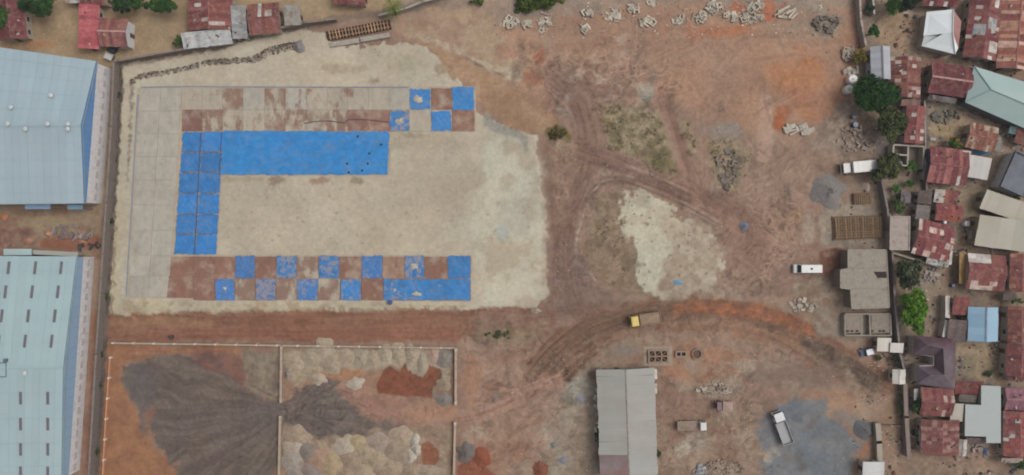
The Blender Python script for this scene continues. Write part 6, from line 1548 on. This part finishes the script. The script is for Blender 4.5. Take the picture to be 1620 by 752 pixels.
# ------------------------------------------------------------------ trees and bushes
def tree(label, px, py, rx, ry, h, cols, name='tree', cat='tree', n=60, per=70, leaf=.34, trunk=True, hole=.12, group=None):
    zc = h - min(rx, ry) * S * .55
    c = P(px, py, max(zc, .3)); r = empty(name, (c.x, c.y, gz(px, py)), 0, label, cat, group)
    rg = np.random.default_rng(abs(hash((px, py))) % 99999 + 5)
    RX, RY, RZ = rx * S, ry * S, min(rx, ry) * S * .7
    # clumps over the crown's volume, more of them near its outside
    d = rg.normal(size=(n, 3)); d /= np.linalg.norm(d, axis=1)[:, None]; d[:, 2] = np.abs(d[:, 2]) * 1.0 - .25
    rad = rg.uniform(.35, .95, n) ** .6
    lob = 1 + .22 * np.sin(np.arctan2(d[:, 1], d[:, 0]) * 3 + rg.uniform(0, 6)) + .12 * np.sin(np.arctan2(d[:, 1], d[:, 0]) * 5 + rg.uniform(0, 6))
    cc = d * (rad * lob)[:, None] * np.array([RX, RY, RZ]) * .86
    csz = rg.uniform(.16, .30, n) * min(RX, RY)
    tone = rg.uniform(.62, 1.3, n)
    ci = rg.integers(0, len(cols), n)
    V = []; C = []
    for k in range(n):
        m = int(per * rg.uniform(.6, 1.3))
        o = rg.normal(size=(m, 3)); o /= np.linalg.norm(o, axis=1)[:, None]
        o = o * (rg.uniform(.2, 1.0, m) ** .5)[:, None] * csz[k] * np.array([1.1, 1.1, .8])
        ctr = cc[k] + o
        a = rg.normal(size=(m, 3)); a[:, 2] *= .5; a /= np.linalg.norm(a, axis=1)[:, None]
        b = rg.normal(size=(m, 3)); b[:, 2] *= .6; b -= (a * b).sum(1)[:, None] * a; b /= np.linalg.norm(b, axis=1)[:, None]
        s = leaf * rg.uniform(.6, 1.3, m)[:, None]
        q = np.stack([ctr - a * s, ctr - b * s * .5, ctr + a * s, ctr + b * s * .5], 1)
        V.append(q.reshape(-1, 3))
        col = np.array(lin(cols[ci[k]])) * tone[k]
        cv = col[None] * rg.uniform(.8, 1.2, m)[:, None]
        C.append(np.repeat(np.concatenate([cv, np.ones((m, 1))], 1), 4, 0))
    V = np.concatenate(V); C = np.concatenate(C)
    me = bpy.data.meshes.new('crown'); nf = len(V) // 4
    me.vertices.add(len(V)); me.vertices.foreach_set('co', V.astype(np.float32).ravel())
    me.loops.add(len(V)); me.loops.foreach_set('vertex_index', np.arange(len(V), dtype=np.int32))
    me.polygons.add(nf); me.polygons.foreach_set('loop_start', np.arange(0, len(V), 4, dtype=np.int32)); me.update(calc_edges=True)
    at = me.color_attributes.new('tint', 'FLOAT_COLOR', 'POINT'); at.data.foreach_set('color', C.astype(np.float32).ravel())
    me.materials.append(M['leaf'])
    o = put('crown', me, r); o.location = (0, 0, max(zc, .3))
    m = MB(); tr = max(.05, h * .035)
    m.tube([(0, 0, -.3), (.05, .04, zc * .5), (0, 0, max(zc, .3))], [tr * 1.3, tr, tr * .6], 8)
    for k in range(6):
        a = k * 1.047 + rg.uniform(-.3, .3)
        e_ = (math.cos(a) * RX * .6, math.sin(a) * RY * .6, max(zc, .3) + RZ * rg.uniform(.0, .4))
        m.tube([(0, 0, zc * .55), (e_[0] * .5, e_[1] * .5, (zc * .6 + e_[2]) / 2 + .1), e_], [tr * .55, tr * .35, tr * .12], 6)
    m.build('trunk', M['bark'], r, rgba((92, 78, 66)))
    return r
DK = [(44, 72, 38), (54, 84, 42), (38, 62, 36)]; OL = [(76, 84, 50), (88, 92, 56), (66, 74, 46)]; BR = [(84, 124, 34), (98, 138, 40), (72, 112, 32)]; MD = [(62, 92, 46), (74, 104, 50), (54, 82, 42)]; YE = [(118, 104, 50), (128, 112, 58), (104, 96, 48)]
tree('big dense dark green tree on the eastern site edge', 1383, 150, 39, 28, 8, [(40, 74, 34), (48, 84, 38), (36, 64, 32)], n=190, per=120, leaf=.26)
tree('olive tree below the big dense dark tree', 1410, 194, 25, 30, 7, OL, n=70, per=80)
tree('olive tree over the tail of the white box truck', 1406, 265, 24, 22, 6, OL, n=60, per=70)
tree('bright lime green tree by the dirt lane', 1446, 491, 23, 37, 6, BR, n=90, per=80)
tree('dull grey green tree above the lime green tree', 1438, 432, 20, 26, 6, [(74, 80, 58), (84, 88, 64), (64, 70, 52)], n=60, per=60)
tree('small round dark tree in the sandy yard at the top right', 1382, 50, 11, 10, 4, [(44, 82, 44), (52, 92, 50)], n=26, per=50, leaf=.26)
tree('mid green tree at the top edge of the sandy yard', 1416, 8, 14, 15, 5, MD, n=36, per=60)
tree('dark tree touching the mid green tree at the top edge', 1437, 4, 13, 16, 6, [(42, 58, 46), (50, 66, 50)], n=36, per=60)
tree('dark shrub at the top beside the eastern wall', 1375, 12, 9, 9, 3, [(60, 74, 58), (50, 66, 50)], n=18, per=40, leaf=.26)
tree('yellowish olive bush right of the grey stacked blocks', 1362, 90, 13, 15, 3, YE, n=26, per=45, leaf=.28, name='bush', cat='bush')
tree('green bush inside the roofless house plan', 1441, 262, 11, 11, 3, [(74, 112, 52), (66, 100, 46)], n=22, per=45, leaf=.26, name='bush', cat='bush')
tree('small bright bush below the dark blue water tank', 1416, 298, 8, 7, 2, [(76, 118, 52)], n=14, per=40, leaf=.24, name='bush', cat='bush')
tree('small round bush right of the dark blue water tank', 1440, 290, 9, 6, 2, [(62, 100, 44), (52, 86, 40)], n=14, per=40, leaf=.24, name='bush', cat='bush')
tree('spreading green bush at the lane above the pale flat roof', 1420, 324, 14, 17, 3, MD + OL, n=30, per=45, leaf=.28, name='bush', cat='bush')
tree('round bush with orange tinge above the cream annex roof', 1512, 229, 14, 12, 3.5, [(66, 96, 44), (120, 104, 46), (78, 100, 50)], n=28, per=50, leaf=.28, name='bush', cat='bush')
tree('dark palm like shrub left of the two strip red roof', 1453, 645, 12, 15, 3.5, [(48, 76, 44), (58, 86, 50)], n=24, per=45, leaf=.34, name='bush', cat='bush')
tree('low weeds in the bare yard below the light blue roof', 1564, 590, 8, 7, 1.2, OL + MD, n=14, per=30, leaf=.22, name='bush', cat='bush')
tree('weedy bush at the lower right edge', 1616, 735, 13, 11, 3, MD, n=22, per=45, leaf=.28, name='bush', cat='bush')
tree('green hedge strip right of the L shaped pale roof', 1587, 640, 5, 30, 2, MD, n=26, per=30, leaf=.24, name='hedge', cat='hedge')
tree('small tree at the corner of the slate house', 1606, 315, 8, 7, 3, MD, n=14, per=40, leaf=.26)
tree('green shrub on the roof gap near the right edge', 1609, 477, 12, 5, 3, MD, n=14, per=40, leaf=.24, name='bush', cat='bush')
tree('shrub strip left of the banded red roof', 1454, 690, 5, 26, 1.6, MD + OL, n=22, per=30, leaf=.22, name='hedge', cat='hedge')
tree('pale weeds beside the small parked car', 1390, 566, 8, 6, 1, OL, n=12, per=26, leaf=.2, name='bush', cat='bush')
tree('hedge along the wall below the guard cabin', 1425, 640, 5, 30, 1.6, OL + MD, n=24, per=30, leaf=.22, name='hedge', cat='hedge')
tree('bush behind the cabins beside the boundary wall', 1416, 570, 5, 10, 2, OL + DK, n=14, per=30, leaf=.24, name='bush', cat='bush')
tree('small bush under the garden wall of the patched house', 1459, 408, 9, 5, 2, DK + MD, n=14, per=30, leaf=.22, name='bush', cat='bush')
# top left
tree('dark tree at the top edge left of the sandy yard', 60, 9, 30, 18, 6, DK + MD, n=60, per=70)
tree('bushy tree at the far top left corner', 2, 28, 16, 22, 5, MD, n=36, per=60)
tree('green tree at the top edge above the red gabled house', 199, 5, 28, 16, 6, DK + [(70, 92, 44)], n=54, per=70)
tree('green tree at the top edge right of the red gabled house', 255, 6, 26, 16, 6, DK + MD, n=54, per=70)
tree('small bush at the corner of the long grey roof', 282, 66, 9, 9, 2.4, [(66, 88, 44), (78, 96, 50)], n=18, per=40, leaf=.26, name='bush', cat='bush')
tree('grassy thicket hanging over the top edge of the field', 850, 0, 46, 19, 2.5, [(78, 94, 40), (88, 104, 44), (66, 82, 36)], n=130, per=60, leaf=.28, name='thicket', cat='bush')
tree('small grassy tuft left of the thicket at the top edge', 756, 4, 14, 7, 1.5, [(74, 92, 42), (84, 100, 46)], n=18, per=36, leaf=.26, name='bush', cat='bush')
tree('low olive bush left of the wheel tracks', 884, 211, 17, 11, 1.3, [(104, 94, 56), (92, 86, 50), (114, 102, 64)], n=36, per=30, leaf=.26, name='bush', cat='bush')
for x, y, lab in ((946, 690, 'weeds along the west wall of the long grey shed'), (1042, 716, 'weeds along the east wall of the long grey shed'), (790, 530, 'scrubby weeds beside the haul road left of the great curve')):
    tree(lab, x, y, 5 if x != 790 else 26, 26 if x < 1000 and x != 790 else 8, 1.0, OL + MD, n=20, per=24, leaf=.2, name='bush', cat='bush')
for k, y in enumerate((150, 350, 470, 560, 610, 714)):
    x = 190 - (y - 100) * .058 - (k in (3, 4)) * 2
    tree(f'{ordn[k]} tuft from the top along the western boundary drain', x, y, 4, 7, .9, DK + OL, n=10, per=22, leaf=.2, name='bush', cat='bush', group='tufts along the western drain')
# palm at the northern wall
def palm(label, px, py, R, h, col):
    c = P(px, py, h); r = empty('palm_tree', (c.x, c.y, 0), 0, label, 'palm')
    MB().tube([(0, 0, -.2), (.2, .1, h * .5), (0, 0, h)], [.28, .22, .18], 8).build('trunk', M['bark'], r, rgba((110, 96, 82)))
    for k in range(16):
        a = k * 6.283 / 16 + random.uniform(-.15, .15); V = MB(); L_ = R * random.uniform(.8, 1.1); n = 12
        for i in range(n):
            t = (i + .5) / n; s = t * L_; z = h + .9 * math.sin(t * 2.2) - 1.6 * t * t
            for sd in (-1, 1):
                w_ = L_ * .2 * math.sin(math.pi * (t * .85 + .12))
                b0 = (s * math.cos(a), s * math.sin(a), z); ex, ey = math.cos(a + sd * 1.0), math.sin(a + sd * 1.0)
                V.quad(b0, (b0[0] + ex * w_ * .6 - .07 * ey, b0[1] + ey * w_ * .6 + .07 * ex, z - .05), (b0[0] + ex * w_, b0[1] + ey * w_, z - .25), (b0[0] + ex * w_ * .5 + .07 * ey, b0[1] + ey * w_ * .5 - .07 * ex, z - .1))
        V.build('frond', M['bark'], r, rgba(shade(col, .8, 1.2)))
palm('green palm beside the timber trench at the top', 621, 12, 3.0, 5.5, (96, 116, 44))
# weeds growing on the rough patches, too many to count
def weeds(label, polys, n, cols):
    V, F, C = [], [], []
    def inp(x, y, pts):
        ins = False
        for i in range(len(pts)):
            (ax, ay), (bx_, by) = pts[i], pts[(i + 1) % len(pts)]
            if (ay > y) != (by > y) and x < (bx_ - ax) * (y - ay) / (by - ay) + ax: ins = not ins
        return ins
    for pts, share in polys:
        xs = [p[0] for p in pts]; ys = [p[1] for p in pts]; k = 0; tries = 0
        dn = patchy(9, 61 + len(pts), -.1)
        while k < n * share and tries < n * 20:
            tries += 1
            x, y = random.uniform(min(xs), max(xs)), random.uniform(min(ys), max(ys))
            if not inp(x, y, pts) or random.random() > dn(x, y): continue
            p = P(x, y); z = gz(x, y); c0 = random.choice(cols); k += 1
            for b in range(5):
                a = random.uniform(0, 6.28); l = random.uniform(.15, .4); w_ = .07; b0 = len(V)
                dx, dy = math.cos(a), math.sin(a)
                V += [(p.x - dy * w_, p.y + dx * w_, z), (p.x + dy * w_, p.y - dx * w_, z), (p.x + dx * l, p.y + dy * l, z + random.uniform(.1, .3))]
                F.append((b0, b0 + 1, b0 + 2)); v = random.uniform(.8, 1.2); C += [rgba(tuple(q * v for q in c0))] * 3
    me = bpy.data.meshes.new('weeds'); me.from_pydata(V, [], F); me.materials.append(M['leaf'])
    at = me.color_attributes.new('tint', 'FLOAT_COLOR', 'POINT'); at.data.foreach_set('color', np.array(C, np.float32).ravel()); me.update()
    return tag(put('weeds', me), label, 'weeds', kind='stuff')
weeds('sparse olive weeds on the rough patches of the brown field', [([(948, 168), (1018, 166), (1046, 188), (1058, 232), (1074, 272), (1046, 276), (1006, 248), (952, 236)], .55), ([(1074, 196), (1096, 194), (1104, 238), (1094, 250), (1080, 236)], .1), ([(1118, 226), (1160, 218), (1188, 244), (1176, 300), (1152, 312), (1128, 276)], .2), ([(945, 330), (985, 330), (1004, 420), (985, 440), (940, 400)], .15)], 700, [(116, 104, 74), (106, 96, 68), (128, 114, 86)])
# ------------------------------------------------------------------ thin haze between the drone and the ground
hz = MB().box((0, 0, (HC + 6 - 2) / 2), (5600, 5600, HC + 6 + 2))
hm = bpy.data.materials.new('thin_haze'); hm.use_nodes = True
hn = hm.node_tree
hn.nodes.remove(hn.nodes['Principled BSDF'])
pv = hn.nodes.new('ShaderNodeVolumePrincipled')
pv.inputs['Color'].default_value = (0.93, 0.95, 1.0, 1)
pv.inputs['Density'].default_value = 0.00012
hn.links.new(pv.outputs[0], hn.nodes['Material Output'].inputs['Volume'])
hz = hz.build('haze', hm)
tag(hz, 'thin pale haze over the whole site', 'haze', kind='stuff')
